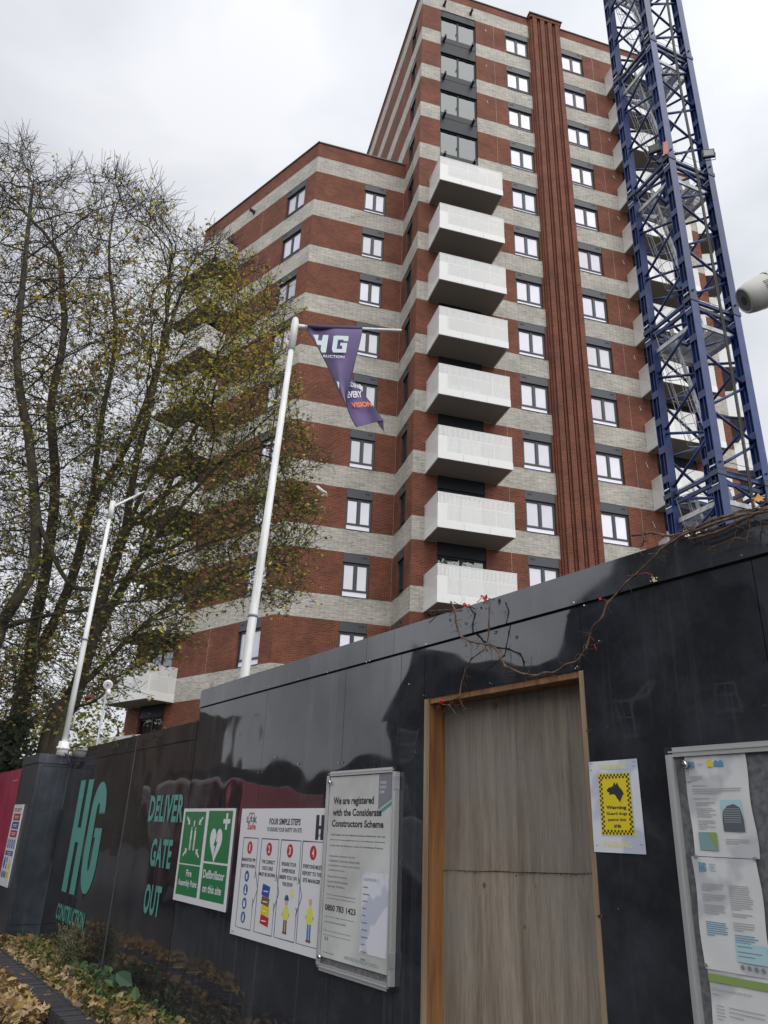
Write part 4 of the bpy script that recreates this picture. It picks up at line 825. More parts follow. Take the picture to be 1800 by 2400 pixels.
for j in range(4): disc(m,fb,-10.46+j*.115,-.27,.02,.03,ys-.0006,10)
for j in range(3):
    for q in range(2): rect(m,fb,-10.48+q*.14,-10.40+q*.14,-.575-j*.02,-.570-j*.02,ys-.0006)
m.build('symbol_detail','sign_white',ss,fix=False)
# ================================================================ TOWER CRANE
aC=1.95331; CM=Vector((8.8039,17.7312,0)); c1=Vector((math.cos(aC),math.sin(aC),0)); c2=Vector((math.sin(aC),-math.cos(aC),0))
SL,SR=2.0,1.927; J0,DJ=26.34,5.712
frC=Fr(CM,0); frC.x=c2.copy(); frC.y=c1.copy()      # x: towards right leg, y: towards left leg
corner=[(0,0),(0,SL),(SR,SL),(SR,0)]                  # middle, left, back, right leg
crane=thing('tower_crane',tuple(CM+Vector((0,0,GZ))),'dark blue lattice tower crane mast with ladders inside, in front of the flats','crane')
LW=.27
def cp_(a,b,z): return frC.p(a,b,z)
for s in range(-2,5):
    zt_=J0-DJ*s; zb_=zt_-DJ
    if zt_<GZ: continue
    zb_=max(zb_,GZ)
    legs=[]
    for ci,(a,b) in enumerate(corner):
        sx=1 if a==0 else -1; sy=1 if b==0 else -1
        m=MB(); t=.02
        x0,x1=sorted((a,a+sx*LW)); y0,y1=sorted((b,b+sy*LW)); e=.0
        # box leg: three plates closed, one side open with battens
        m.box(frC,x0,x1,y0,y0+t,zb_+.012,zt_-.012); m.box(frC,x0,x1,y1-t,y1,zb_+.012,zt_-.012)
        m.box(frC,x1-t,x1,y0+t,y1-t,zb_+.012,zt_-.012); m.box(frC,x0+.09,x0+.11,y0+t,y1-t,zb_+.012,zt_-.012)
        m.box(frC,x0+.02,x0+.09,y0+.115,y0+.135,zb_+.012,zt_-.012)
        zz=zb_+.35
        while zz<zt_-.2: m.box(frC,x0-.004,x0+.02,y0+t,y1-t,zz,zz+.22); zz+=.95
        m.build('mast_leg','crane_blue',crane)
        m=MB(); m.box(frC,x0-.02,x1+.02,y0-.02,y1+.02,zt_-.16,zt_-.012)
        m.tube([cp_(x0-.05,(y0+y1)/2,zt_-.35),cp_(x1+.03,(y0+y1)/2,zt_-.35)],.035,8); m.tube([cp_((x0+x1)/2,y0-.06,zt_+.22),cp_((x0+x1)/2,y1+.03,zt_+.22)],.035,8)
        m.build('joint_block','crane_grey_blue',crane)
        m=MB(); m.box(frC,x0-.024,x1*0+x0-.021,y0+.02,y1-.02,zt_-.45,zt_-.42); m.box(frC,x0-.024,x0-.021,y0+.03,y1-.04,zt_+.10,zt_+.14); m.build('worn_plate','white_metal',crane)
    # joint level double beams on the four faces
    h=LW/2
    cen=[(c[0]+(h if c[0]==0 else -h),c[1]+(h if c[1]==0 else -h)) for c in corner]
    for i in range(4):
        A_,B_=cen[i],cen[(i+1)%4]
        for dz in (-.05,-.32): 
            m=MB(); m.beam(cp_(*A_,zt_+dz),cp_(*B_,zt_+dz),.09,.10); m.build('cross_beam','crane_blue',crane)
        # zig-zag tubes
        lv=[.98,.86,.69,.54,.35,.21,.02]
        pth=[]; seq=[1.0-.02,1-.14,1-.31,1-.46,1-.65,1-.79,1-.98]
        for j,f in enumerate(seq):
            c=(B_ if j%2==0 else A_) if i in (0,) else (B_ if j%2==0 else A_)
            pth.append((c,zb_+(zt_-zb_)*f))
        for j in range(6):
            if s<-1 : continue
            m=MB(); (ca,za),(cb_,zb2)=pth[j],pth[j+1]; m.tube([cp_(*ca,za-.0),cp_(*cb_,zb2)],.043,8)
            m.build('brace','crane_blue',crane)
    # platform just below the joint
    zp=zt_-.85
    if zp>GZ+1:
        m=MB()
        for (a,b,c,d) in ((.18,.18,.18,1.85),(.18,.18,1.78,.18),(1.78,.18,1.78,1.85),(.18,1.85,1.78,1.85),(.95,.18,.95,1.85)): m.beam(cp_(a,b,zp),cp_(c,d,zp),.06,.14)
        m.build('platform_frame','galvanised',crane)
        m=MB()
        for q in np.arange(1.0,1.76,.045): m.beam(cp_(q,.22,zp+.06),cp_(q,1.82,zp+.06),.006,.03)
        for q in np.arange(.3,1.8,.12): m.beam(cp_(1.0,q,zp+.06),cp_(1.75,q,zp+.06),.006,.03)
        for q in np.arange(.22,.93,.05): m.beam(cp_(q,1.25,zp+.06),cp_(q,1.82,zp+.06),.006,.03)
        m.build('platform_grating','galvanised',crane,fix=False)
        m=MB()
        for hz in (.45,.75,1.05):
            m.tube([cp_(.05,.05,zp+hz+.1),cp_(1.88,.05,zp+hz+.1),cp_(1.88,1.95,zp+hz+.1),cp_(.05,1.95,zp+hz+.1),cp_(.05,.05,zp+hz+.1)],.008,5)
        m.build('guard_rope','black',crane)
    # inclined ladder with safety cage, from this platform down to the one below
    if zt_<36:
        top_p=cp_(.55,1.45,zp+.9); bot=cp_(1.25,.75,zp-DJ+.1)
        d=(bot-top_p).normalized(); sd=Vector((-d.y,d.x,0)).normalized(); outn=d.cross(sd).normalized()
        if outn.z>0: outn=-outn
        m=MB()
        for s_ in (-.2,.2): m.beam(top_p+sd*s_,bot+sd*s_,.03,.07)
        L_=(bot-top_p).length; k=0
        while k*.28<L_: q=top_p+d*(k*.28); m.tube([q-sd*.2,q+sd*.2],.013,5); k+=1
        m.build('ladder','galvanised',crane)
        m=MB(); rings=[]
        for q in np.arange(.2,L_-1.6,.8):
            c=top_p+d*q; pts=[c+sd*(.34*math.cos(t))+outn*(.62*math.sin(t)) for t in np.linspace(0,math.pi,11)]; rings.append(pts); m.tube(pts,.012,4)
        for j in (1,3,5,7,9):
            m.tube([r_[j] for r_ in rings],.009,4)
        m.build('safety_cage','galvanised',crane)
# hanging power cable and strop ropes
m=MB()
for off,rr in ((0,.022),(.05,.014),(.09,.010)):
    p=[cp_(.95+.02*math.sin(z*.7)+off,-.12-.03*math.cos(z*.4),z) for z in np.arange(GZ,41,1.2)]; m.tube(p,rr,6)
m.build('power_cable','black',crane)
def flood(name,P,lab,aim):
    t=thing(name,tuple(P),lab,'floodlight','floodlights clamped to the crane mast'); f=Fr(P,math.atan2(aim.y,aim.x)+math.pi/2)
    m=MB(); m.box(f,-.19,.19,-.03,.06,-.16,.16); m.box(f,-.14,.14,.06,.10,-.11,.11); 
    for q in np.arange(-.12,.13,.04): m.box(f,q,q+.008,.10,.13,-.10,.10)
    b=m.build('housing','black',t); m=MB(); m.box(f,-.15,.15,-.036,-.031,-.12,.12); m.build('lamp_glass','glass',t)
    m=MB(); m.tube([f.p(-.21,0,0),f.p(-.21,.1,-.2),f.p(.21,.1,-.2),f.p(.21,0,0)],.014,6); m.build('bracket','black',t)
flood('floodlight',Vector((8.40,17.75,20.85)),'black floodlight at the middle leg of the crane beside a red plate',Vector((-.5,-.85,0)))
flood('floodlight',Vector((10.25,17.95,20.95)),'black floodlight on the right hand leg of the crane mast',Vector((-.2,-.95,0)))
m=MB(); f=Fr(Vector((8.66,17.62,20.7)),.2); m.face([f.p(-.1,0,-.35),f.p(.14,0,-.05),f.p(.12,0,.42),f.p(-.02,0,.25)]); m.box(f,-.03,.10,.01,.03,-.2,.3); m.build('red_plate','pink_red',crane)
# ================================================================ FLAGPOLES AND FLAG
def at(px,py,D):                                # a point at horizontal distance D from the camera
    r=ray(px,py); return r*(D/math.hypot(r.x,r.y))
a0=at(572,1590,7.0); a1=at(693,747,7.0); dv=(a1-a0).normalized()
fp=thing('flagpole',tuple(a0+dv*(-2.6)),'tall white flagpole with a swing arm carrying the purple flag','flagpole','white flagpoles behind the hoarding')
m=MB(); m.tube([a0-dv*2.55,a0,a0+dv*1.2,a1-dv*.42],[.046,.043,.040,.030],16); m.build('pole','pvc_white',fp)
m=MB(); m.tube([a1-dv*.42,a1-dv*.06,a1-dv*.0],[.041,.041,.030],16); m.tube([a1-dv*.02,a1+dv*.02],[.034,.012],16); m.build('cap','pvc_white',fp)
m=MB(); q=a0+(a1-a0)*.145; m.tube([q-dv*.012,q+dv*.012],.047,16); m.build('strap','ink_grey',fp)
f0=at(702,765,7.0); f1=at(941,774,7.03); m=MB(); m.tube([f0-(f1-f0)*.03,f0+(f1-f0)*.05],[.027,.022],10); m.tube([f0,f1],[.019,.014],10); m.build('swing_arm','pvc_white',fp)
b0=at(146,1763,9.95); b1_=at(265,1175,9.95); dv=(b1_-b0).normalized()
fp2=thing('flagpole',tuple(b0),'thinner white flagpole standing on the grey gate post box','flagpole','white flagpoles behind the hoarding')
m=MB(); m.tube([b0-dv*.05,b0+dv*1.2,b1_-dv*.25],[.034,.032,.024],14); m.build('pole','pvc_white',fp2)
m=MB(); m.tube([b1_-dv*.25,b1_],[.036,.034],14); m.build('cap','pvc_white',fp2)
m=MB(); m.tube([b0-dv*.04,b0+dv*.12],[.065,.060],14); m.tube([b0+dv*.03,b0+dv*.06],[.075,.075],14); m.build('base_socket','pvc_white',fp2)
m=MB(); m.tube([b0+dv*1.33,b0+dv*1.35],.041,14); m.build('strap','ink_grey',fp2)
m=MB(); g0=at(267,1187,9.93); g1=at(338,1152,10.6); m.tube([g0,g1],[.018,.012],8); m.build('swing_arm','pvc_white',fp2)
# the flag: upper front part and the twisted lower part
fl=thing('flag',tuple(f0),'purple HG CONSTRUCTION flag twisted on itself, with BUILDING EVERY VISION below','flag')
up=[(720,768,848,772),(722,775,847.5,781),(741,806,842,806),(757,836,834,836),(770,862,829,858),(781,888,823,884),(792,911,817,908),(803,932,813.5,928),(812,951,812.5,945)]
def interp(rows,t):
    n=len(rows)-1; i=min(int(t*n),n-1); f=t*n-i; return [rows[i][k]*(1-f)+rows[i+1][k]*f for k in range(4)]
def flagpt(rows,s,t,D0,amp,ph):
    a=interp(rows,t); x=a[0]+(a[2]-a[0])*s; y=a[1]+(a[3]-a[1])*s; D=D0+amp*math.sin(s*4.2+t*5+ph)+amp*.5*math.sin(s*9+t*3); return at(x,y,D)
def flagmesh(rows,D0,amp,ph,nx=16,ny=28,n0=0.,n1=1.):
    m=MB()
    G_=[[flagpt(rows,i/nx,n0+(n1-n0)*j/ny,D0,amp,ph) for i in range(nx+1)] for j in range(ny+1)]
    for j in range(ny):
        for i in range(nx): m.face([G_[j][i],G_[j][i+1],G_[j+1][i+1],G_[j+1][i]],smooth=True)
    return m
UPD,LOD=6.96,7.08
flagmesh(up,UPD,.04,0).build('upper_cloth','flag_cloth',fl)
lo=[(820,880,820,880),(812,905,833,896),(811,925,846,913),(811,942,861,933),(816,962,877,955),(824,981,890,972),(836,1001,899,985)]
flagmesh(lo,LOD,.02,1.).build('lower_cloth','flag_cloth',fl)
m=MB(); m.face([at(898,984,7.07),at(900,1011,7.10),at(893,1004,7.09),at(882,987,7.075)]); m.face([at(836,1001,7.07),at(898,984.5,7.066),at(882,989,7.08),at(848,996,7.08)]); m.build('hem_tail','flag_dark',fl)
m=MB(); m.tube([f0+(f1-f0)*(t) for t in (.075,.2,.35,.5,.612)],[.024,.027,.025,.028,.026],12); m.build('sleeve','flag_dark',fl)
m=MB(); m.tube([flagpt(up,0.0,t,UPD,.025,0) for t in np.linspace(0,1,16)],.006,5); m.tube([flagpt(up,1.0,t,UPD,.025,0) for t in np.linspace(0,1,16)],.006,5); m.tube([flagpt(lo,0.0,t,LOD,.02,1.) for t in np.linspace(.1,1,12)],.006,5); m.build('seam','flag_dark',fl)
def onflag(D0): return lambda x,y: at(x,y,D0)
m=MB(); fz=UPD-.065; P_=lambda x,y: at(600+x/4.1475,700+y/4.1475,fz)
m.face([P_(x,y) for x,y in ((555,350),(610,352),(600,405),(640,408),(652,352),(705,354),(680,523),(640,523),(628,500),(634,450),(594,447),(578,395))])
gp=[(900,392),(898,372),(885,362),(772,358),(755,372),(735,505),(748,522),(860,524),(875,510),(888,430),(822,428),(818,455),(838,457),(832,490),(785,488),(800,400),(850,402),(848,412)]
b=len(m.v); m.v+=[tuple(P_(x,y)) for x,y in gp]
for q in ((0,1,2,3,17,16),(3,4,5,6,14,15),(3,15,16),(6,7,8,13,14),(8,9,10,11,12,13)):
    pass
m.v=m.v[:b]
for quad in ([(755,362),(795,360),(785,402),(745,470)],[(772,358),(900,364),(896,412),(850,412),(852,398),(795,398)],[(752,395),(798,395),(783,490),(737,490)],[(737,488),(862,490),(858,524),(748,522)],[(822,428),(888,430),(874,524),(834,524),(838,458),(818,456)]): m.face([P_(*q) for q in quad])
text_map(m,'RUCTION',lambda a,c: at(600+(655+205*a)/4.1475,700+(570-26*c+14*a-5*a)/4.1475,fz),.02)
P2=lambda x,y: at(600+x/4.1475,700+y/4.1475,fz-.0)
m.face([P2(785,800),P2(808,812),P2(808,880),P2(798,850),P2(793,830)])
m.build('lettering','flag_white',fl,fix=False)
fl2=LOD-.045
m=MB(); text_map(m,'EVERY',lambda a,c: at(600+(878+145*a+12*(1-c))/4.1475,700+(965-62*c-8*a)/4.1475,fl2),.03); text_map(m,'LDING',lambda a,c: at(600+(895+125*a+10*(1-c))/4.1475,700+(850-48*c+35*a)/4.1475,fl2),.02); m.build('lettering','sign_white',fl,fix=False)
m=MB(); text_map(m,'VISION.',lambda a,c: at(600+(925+205*a+(1-c)*15)/4.1475,700+(1060-50*c-15*a)/4.1475,fl2),.03); m.build('lettering','orange',fl,fix=False)
# second flag, bunched beside its pole
f2=thing('flag',tuple(at(160,1775,9.8)),'dark purple flag cloth caught in the gap between box and gate','flag')
rows=[(150,1763,158,1768),(154,1772,163,1776),(158,1782,169,1784),(163,1793,171,1792),(168,1802,171,1800)]
flagmesh(rows,9.62,.04,.5,6,10).build('cloth','flag_dark',f2)
# slim pole with a round white sounder
p0=at(218,1790,10.2); p1=at(253,1605,10.2); up_=(p1-p0).normalized()
wsn=thing('sounder_post',tuple(p0),'thin grey post with a round white sounder in front of the lowest balcony','post')
m=MB(); m.tube([p0-up_*1.9,p1],.012,8); m.build('post','galvanised',wsn)
fq=Fr(p1+up_*.0,0); vdir=(-p1).normalized(); vdir.z=-.3; vdir.normalize()
m=MB(); m.tube([p1-vdir*.03,p1+vdir*.02,p1+vdir*.03],[.058,.060,.050],22); m.build('sounder','pvc_white',wsn)
m=MB(); m.tube([p1+vdir*.031,p1+vdir*.038],[.018,.016],12)
for k in range(12):
    a=2*math.pi*k/12; s1=vdir.orthogonal().normalized(); s2=vdir.cross(s1); c=p1+vdir*.0305+(s1*math.cos(a)+s2*math.sin(a))*.035; m.tube([c,c+vdir*.003],.005,6)
m.build('sounder_hole','ink_grey',wsn)
m=MB(); m.tube([p1-up_*.06+Vector((.02,0,0)),p1-up_*.13+Vector((.035,0,0))],[.026,.022],10); m.build('horn','pvc_white',wsn)
# small far red and white banner seen through the tree
m=MB(); rws=[(220,1622,221,1631),(213,1627,214,1636),(205,1631,206,1643),(198,1635,200,1646)]
G_=flagmesh(rws,13.,.06,0,3,6); top('banner',G_,'pink_red',tuple(at(210,1632,13)),'small pale red banner seen between the tree and the lowest balcony','flag')
# scrap of white plastic on a twig
m=flagmesh([(738,1137,745,1144),(745,1137,747,1146),(752,1143,750,1149),(760,1150,756,1156),(766,1152,761,1161),(767,1164,765,1162)],11.0,.02,0,4,8); top('plastic_strip',m,'poster_paper',tuple(at(752,1148,11)),'torn strip of white plastic snagged on the outermost twigs','litter')
# ================================================================ CCTV CAMERA
cc=at(1786,672,1.62); rr_=ray(1786,676).normalized()
right=cr; upc=cu; ax=(cr*.87+cu*.42+rr_*.0).normalized()    # from lens towards the mount
cv=thing('security_camera',tuple(cc),'weathered white bullet security camera poking in at the right edge','security camera')
SC=.70
def lathe(mb,O,ax,prof,n=28,tilt=None):
    a=ax.orthogonal().normalized(); b=ax.cross(a); base=len(mb.v)
    for d,r in prof:
        for k in range(n): t=2*math.pi*k/n; mb.v.append(tuple(O+ax*d*SC+(a*math.cos(t)+b*math.sin(t))*r*SC))
    for i in range(len(prof)-1):
        for k in range(n): k2=(k+1)%n; mb.f.append((base+i*n+k,base+i*n+k2,base+(i+1)*n+k2,base+(i+1)*n+k)); mb.uv.append([(0,0)]*4); mb.sm.append(True)
O_=at(1742,706,1.60)
m=MB(); lathe(m,O_,ax,[(.0035,.038),(.000,.041),(.005,.046),(.030,.052),(.055,.055),(.085,.057)]); m.build('nose_shell','camera_shell',cv)
m=MB(); lathe(m,O_,ax,[(.0855,.0545),(.089,.0545)]); lathe(m,O_,ax,[(.1295,.056),(.133,.056)]); m.build('seam','black',cv)
m=MB(); lathe(m,O_,ax,[(.0895,.058),(.11,.059),(.129,.0595)]); lathe(m,O_,ax,[(.1335,.060),(.145,.062),(.147,.0595),(.160,.0595),(.162,.062),(.26,.062),(.30,.045),(.30,.001)]); m.build('body_shell','camera_shell',cv)
m=MB(); lathe(m,O_,ax,[(.0038,.001),(.0038,.0385)]); m.build('lens_glass','photo_grey',cv)
m=MB(); lathe(m,O_,ax,[(.0030,.001),(.0030,.016)]); m.build('lens','black',cv)
m=MB(); s1=ax.cross(rr_).normalized()
tow=(-rr_-ax*(-rr_).dot(ax)).normalized(); upx=ax.cross(tow).normalized(); upx=upx if upx.z>0 else -upx
for i in range(5):
    for j in range(2):
        d=.062+j*.009; ang=.55-i*.11; nrm=(tow*math.cos(ang)+upx*math.sin(ang)); c=O_+ax*d*SC+nrm*.0565*SC; t_=upx*math.cos(ang)-tow*math.sin(ang)
        m.face([c-ax*.0026-t_*.001,c+ax*.0026-t_*.001,c+ax*.0026+t_*.001,c-ax*.0026+t_*.001])
m.build('vent_slot','ink',cv,fix=False)
e1=O_+ax*.30*SC; m=MB(); m.tube([e1-ax*.02,e1+ax*.10,e1+ax*.16+Vector((0,0,-.06)),e1+ax*.17+Vector((0,0,-.4)),e1+ax*.17+Vector((0,0,GZ-e1.z-.1))],[.02,.02,.022,.022,.022],12); m.build('mounting_pole','galvanised',cv)
# ================================================================ VINES
def V1(x,y): return (950+x/3.318,1200+y/3.318)
def V2(x,y): return (1400+x/4.1475,850+y/4.1475)
def V3(x,y): return (900+x/1.8433,1200+y/1.8433)
def onwall(p,off): x,z=frH.px(*p,-off); return frH.p(x,-off,z)
def knots(pts,r0,r1):
    out=[];rad=[];n=len(pts)
    for i in range(n-1):
        for s in range(4):
            t=s/4; a,b=pts[i],pts[i+1]; q=a.lerp(b,t); f=(i+t)/(n-1); j=.0018
            q=q+Vector((random.uniform(-j,j),random.uniform(-j,j),random.uniform(-j,j))) if s else q
            out.append(q); rad.append((r0+(r1-r0)*f)*(1.55 if s==0 else 1.0))
    out.append(pts[-1]); rad.append(r1); return out,rad
vine=thing('climbing_vine',tuple(onwall(V1(640,1028),.05)),'bare brown creeper stems with a few red leaves trailing over the hoarding top','climbing plant')
stems=[([V1(*p) for p in ((355,700),(385,760),(390,850),(410,920),(435,970),(500,1005),(560,1020),(640,1028),(700,1060),(740,1130),(775,1195),(850,1232),(930,1262),(1010,1272),(1080,1250),(1160,1248),(1250,1188),(1330,1165),(1370,1115),(1410,1060),(1420,1010),(1435,950),(1465,890),(1530,820),(1570,710),(1659,620))],.065,.0050,.0045),
 ([V1(1659,620)]+[V3(*p) for p in ((1050,300),(1090,270),(1200,160),(1280,105),(1400,60),(1520,20),(1659,-5))],.06,.0045,.006),
 ([V1(*p) for p in ((655,672),(655,740),(650,900),(640,1028),(600,1080),(515,1140),(465,1230),(435,1340),(420,1440),(380,1455),(340,1500),(290,1500))],.06,.0038,.0028),
 ([V1(*p) for p in ((420,1440),(435,1490),(465,1530),(490,1537))],.06,.0022,.0014),([V1(*p) for p in ((340,1500),(385,1560),(395,1605))],.07,.002,.0012),
 ([V1(*p) for p in ((120,845),(180,770),(280,765),(380,755),(360,700))],.04,.0024,.003),([V1(*p) for p in ((380,700),(430,725),(500,745),(465,718))],.03,.0025,.002),
 ([V1(*p) for p in ((560,700),(600,660),(655,672))],.03,.0022,.002),
 ([V2(*p) for p in ((340,1680),(450,1665),(540,1655),(640,1680),(720,1685),(850,1650),(1000,1590),(1100,1540),(1200,1510),(1300,1480),(1450,1470),(1659,1400))],.02,.0045,.006),
 ([V2(*p) for p in ((500,1866),(590,1850),(640,1790),(760,1690),(850,1650),(930,1620),(1010,1560))],.04,.003,.003),
 ([V2(*p) for p in ((890,1720),(1000,1690),(1160,1650),(1350,1560),(1500,1490),(1659,1415))],.05,.0048,.006),
 ([V2(*p) for p in ((440,1670),(460,1730),(430,1780),(380,1790),(440,1815))],.03,.0035,.002),
 ([V2(*p) for p in ((1400,1470),(1460,1490),(1475,1580),(1480,1640),(1440,1720),(1350,1700),(1150,1780),(1000,1866))],.05,.0030,.0018),
 ([V2(*p) for p in ((800,1640),(900,1600),(960,1640),(1060,1580),(1180,1560),(1290,1500))],.03,.003,.002),
 ([V2(*p) for p in ((820,1690),(900,1700),(940,1650),(1000,1620))],.03,.003,.002),
 ([V2(*p) for p in ((1380,1440),(1500,1430),(1600,1390),(1659,1340))],.02,.003,.003),([V2(*p) for p in ((1480,1500),(1580,1540),(1659,1560))],.03,.0014,.001)]
vm=MB()
for pts,off,ra,rb_ in stems:
    P,R=knots([onwall(p,off+.008*math.sin(i*1.7)) for i,p in enumerate(pts)],ra*.78,rb_*.78); vm.tube(P,R,6)
vm.build('stem','vine',vine)
tm=MB()
for pts,off,ra,rb_ in stems:
    for i,p in enumerate(pts[1:-1]):
        if random.random()<.55:
            q=onwall(p,off); d=Vector((random.uniform(-1,1),random.uniform(-1,1),random.uniform(-.8,.5)))*.03; tm.tube([q,q+d*.5,q+d+Vector((0,0,random.uniform(-.008,.008)))],[.0016,.001,.0007],4)
for pts,off,ra,rb_ in stems:
    for i,p in enumerate(pts[1:-1]):
        for _ in range(2):
            q=onwall(p,off); d=Vector((random.uniform(-1,1),random.uniform(-.4,.4),random.uniform(-1,.2))).normalized(); P=[q]
            for k in range(7): d=(d+Vector((random.gauss(0,.5),random.gauss(0,.3),random.gauss(-.1,.5)))).normalized(); P.append(P[-1]+d*.007)
            tm.tube(P,[.0007]*8,3,cap=False)
tm.build('side_twig','vine',vine)
rl=MB()
def leafshape(mb,c,s,nrm,rot,col=None,fold=.25,star=False):
    nrm=nrm.normalized(); a=nrm.orthogonal().normalized(); a=Matrix.Rotation(rot,3,nrm)@a; b=nrm.cross(a)
    if star:
        pts=[(0,-.5),(.12,-.25),(.42,-.32),(.28,-.05),(.55,.18),(.22,.18),(.0,.62),(-.22,.18),(-.55,.18),(-.28,-.05),(-.42,-.32),(-.12,-.25)]
        mb.face([c+(a*x+b*y)*s+nrm*(-abs(x)*fold*s) for x,y in pts]); 
        if mb.col is not None: mb.col.append(col)
    else:
        L=[(0,-.5),(.30,-.1),(.22,.28),(0,.55)]; R=[(0,-.5),(0,.55),(-.22,.28),(-.30,-.1)]
        for q in (L,R):
            mb.face([c+(a*x+b*y)*s+nrm*(abs(x)*fold*2*s) for x,y in q])
            if mb.col is not None: mb.col.append(col)
for (x,y),s,k in ((V1(605,665),.030,5),(V1(465,718),.020,4),(V1(500,722),.016,3),(V1(285,1470),.020,4),(V1(1520,680),.012,3)):
    c=onwall((x,y),.06)
    for i in range(k): leafshape(rl,c+Vector((random.uniform(-1,1)*s*.4,0,random.uniform(-1,1)*s*.3)),s*random.uniform(.6,1),Vector((random.uniform(-1,1),-1,random.uniform(-1,1))),random.uniform(0,6))
for pts in (((300,1500),(270,1480),(255,1530),(250,1575)),((1420,1010),(1440,970),(1470,1000)),((1470,1030),(1490,1080)),((1580,700),(1540,675),(1500,690))):
    rl.tube([onwall(V1(*p),.06) for p in pts],.0009,4)
for pts in (((1090,272),(1130,262),(1158,270),(1165,290)),):
    rl.tube([onwall(V3(*p),.06) for p in pts],.0013,4)
rl.build('red_leaf','red_leaf',vine,fix=False)
bm_=MB()
def berry(c,r): bm_.tube([c-Vector((0,0,r)),c-Vector((0,0,r*.5)),c+Vector((0,0,r*.5)),c+Vector((0,0,r))],[r*.3,r,r,r*.3],6)
for (x,y),n,sp in ((V1(355,840),9,.014),(V1(705,935),12,.014),(V1(1165*0+470,1040),5,.008),(V2(1490,1700),14,.010),(V1(255,1520),20,.012)):
    for i in range(n): berry(onwall((x+random.uniform(-1,1)*sp*260,y+random.uniform(-1,1)*sp*260),.06),.0022)
for i in range(14): berry(onwall((V1(510+random.uniform(-4,4),1010+i*10)),.06),.0016); berry(onwall((V1(820+random.uniform(-4,4),1090+i*8)),.06),.0016)
bm_.build('berry','berry',vine)
bm_=MB()
for i in range(16): berry(onwall(V3(1165+random.uniform(-14,14),292+random.uniform(-10,14)),.06),.0024)
bm_.build('yellow_berry','faded_yellow',vine)
mp_=MB(); mp_.col=[]; leafshape(mp_,onwall(V2(1570,1345),.03)+Vector((0,0,.01)),.038,Vector((-.5,-.9,.4)),2.2,(.62,.30,.06,1),star=True); top('maple_leaf',mp_,'dry_leaf',tuple(onwall(V2(1570,1345),.03)),'single orange maple leaf caught in the creeper at the hoarding top','leaf',fix=False)
# ================================================================ GROUND, KERB, PLANTING STRIP
m=MB(); S_=400; m.face([(-S_,-S_,GZ),(S_,-S_,GZ),(S_,S_,GZ),(-S_,S_,GZ)]); tag(m.build('ground','asphalt',None,(0,0,GZ)),kind='structure')
m=MB(); m.box(frH,-30,4,-DW-1.6,-.655,GZ+.0-.2,GZ+.004); tag(m.build('pavement','asphalt',None,tuple(frH.p(-10,-2,GZ))),kind='structure')
m=MB(); x=-13.
while x<1.0:
    m.box(frH,x,x+.066,-.650+random.uniform(-.003,.003),-.475,GZ-.05,-1.165+random.uniform(-.003,.003)); x+=.075
m.box(frH,-13,1,-.645,-.48,GZ-.05,-1.172)
tag(m.build('kerb','kerb_brick',None,tuple(frH.p(-8,-.55,GZ))),kind='structure')
m=MB()
nx,ny=90,6
hgt=lambda i,j: -1.215+.03*math.sin(i*.5+j)+.02*random.random()+.02*j/ny
HG_=[[frH.p(-13+13.8*i/nx,-.474+(.474+.06)*j/ny,hgt(i,j)) for i in range(nx+1)] for j in range(ny+1)]
for j in range(ny):
    for i in range(nx): m.face([HG_[j][i],HG_[j][i+1],HG_[j+1][i+1],HG_[j+1][i]],smooth=True)
tag(m.build('soil','soil',None,tuple(frH.p(-8,-.2,GZ))),kind='structure')
dl=MB(); dl.col=[]
tans=[(.33,.21,.10),(.39,.27,.14),(.25,.145,.065),(.43,.31,.17),(.20,.115,.055),(.36,.26,.08)]
def dryleaf(u,y,z,s,mb=dl,cols=tans,flat=.8):
    c=random.choice(cols); f=random.uniform(.7,1.25); nrm=Vector((random.gauss(0,flat),random.gauss(0,flat),1))
    leafshape(mb,frH.p(u,y,z),s,nrm,random.uniform(0,6.3),(c[0]*f,c[1]*f,c[2]*f,1),random.uniform(-.5,.6),star=random.random()<.5)
for i in range(5200):
    u=-6.15-4.9*random.random()**1.0; y=-.66-(.42 if u<-6.9 else .20)*random.random(); dryleaf(u,y,GZ+.01+.075*random.random()+.05*max(0,1-abs(y+.66)*3),random.uniform(.055,.11))
tag(dl.build('fallen_leaves','dry_leaf',None,tuple(frH.p(-7,-1,GZ)),fix=False),kind='stuff',label='drift of tan fallen leaves beside the brick kerb')
dl2=MB(); dl2.col=[]
for i in range(1700): dryleaf(-4.6-8.5*random.random(),-.47+.45*random.random(),-1.19+.05*random.random(),random.uniform(.04,.08),dl2)
for i in range(40): dryleaf(-4.6-6*random.random(),-.65+.17*random.random(),-1.160,random.uniform(.04,.07),dl2,flat=.2)
# weeds and grass
greens=[(.065,.12,.025),(.10,.15,.035),(.14,.18,.04),(.05,.085,.025),(.19,.20,.05)]
for i in range(5200):
    u=-4.6-8.6*random.random(); y=-.46+.44*random.random()**.8; z=-1.20; h=random.uniform(.03,.11)*(1.25 if y>-.25 else .8); c=random.choice(greens); f=random.uniform(.7,1.3)
    a=Vector((random.gauss(0,.5),random.gauss(0,.5),1)).normalized(); q=frH.p(u,y,z); sd=a.orthogonal().normalized()*random.uniform(.003,.006)
    if random.random()<.55: dl2.face([q-sd,q+sd,q+a*h]); dl2.col.append((c[0]*f,c[1]*f,c[2]*f,1))
    else: leafshape(dl2,q+a*h*.6,random.uniform(.02,.045),Vector((random.gauss(0,.7),random.gauss(0,.7),1)),random.uniform(0,6),(c[0]*f,c[1]*f,c[2]*f,1))
tag(dl2.build('weeds','dry_leaf',None,tuple(frH.p(-7,-.2,GZ)),fix=False),kind='stuff',label='low weeds and grass mixed with leaves along the gate foot')
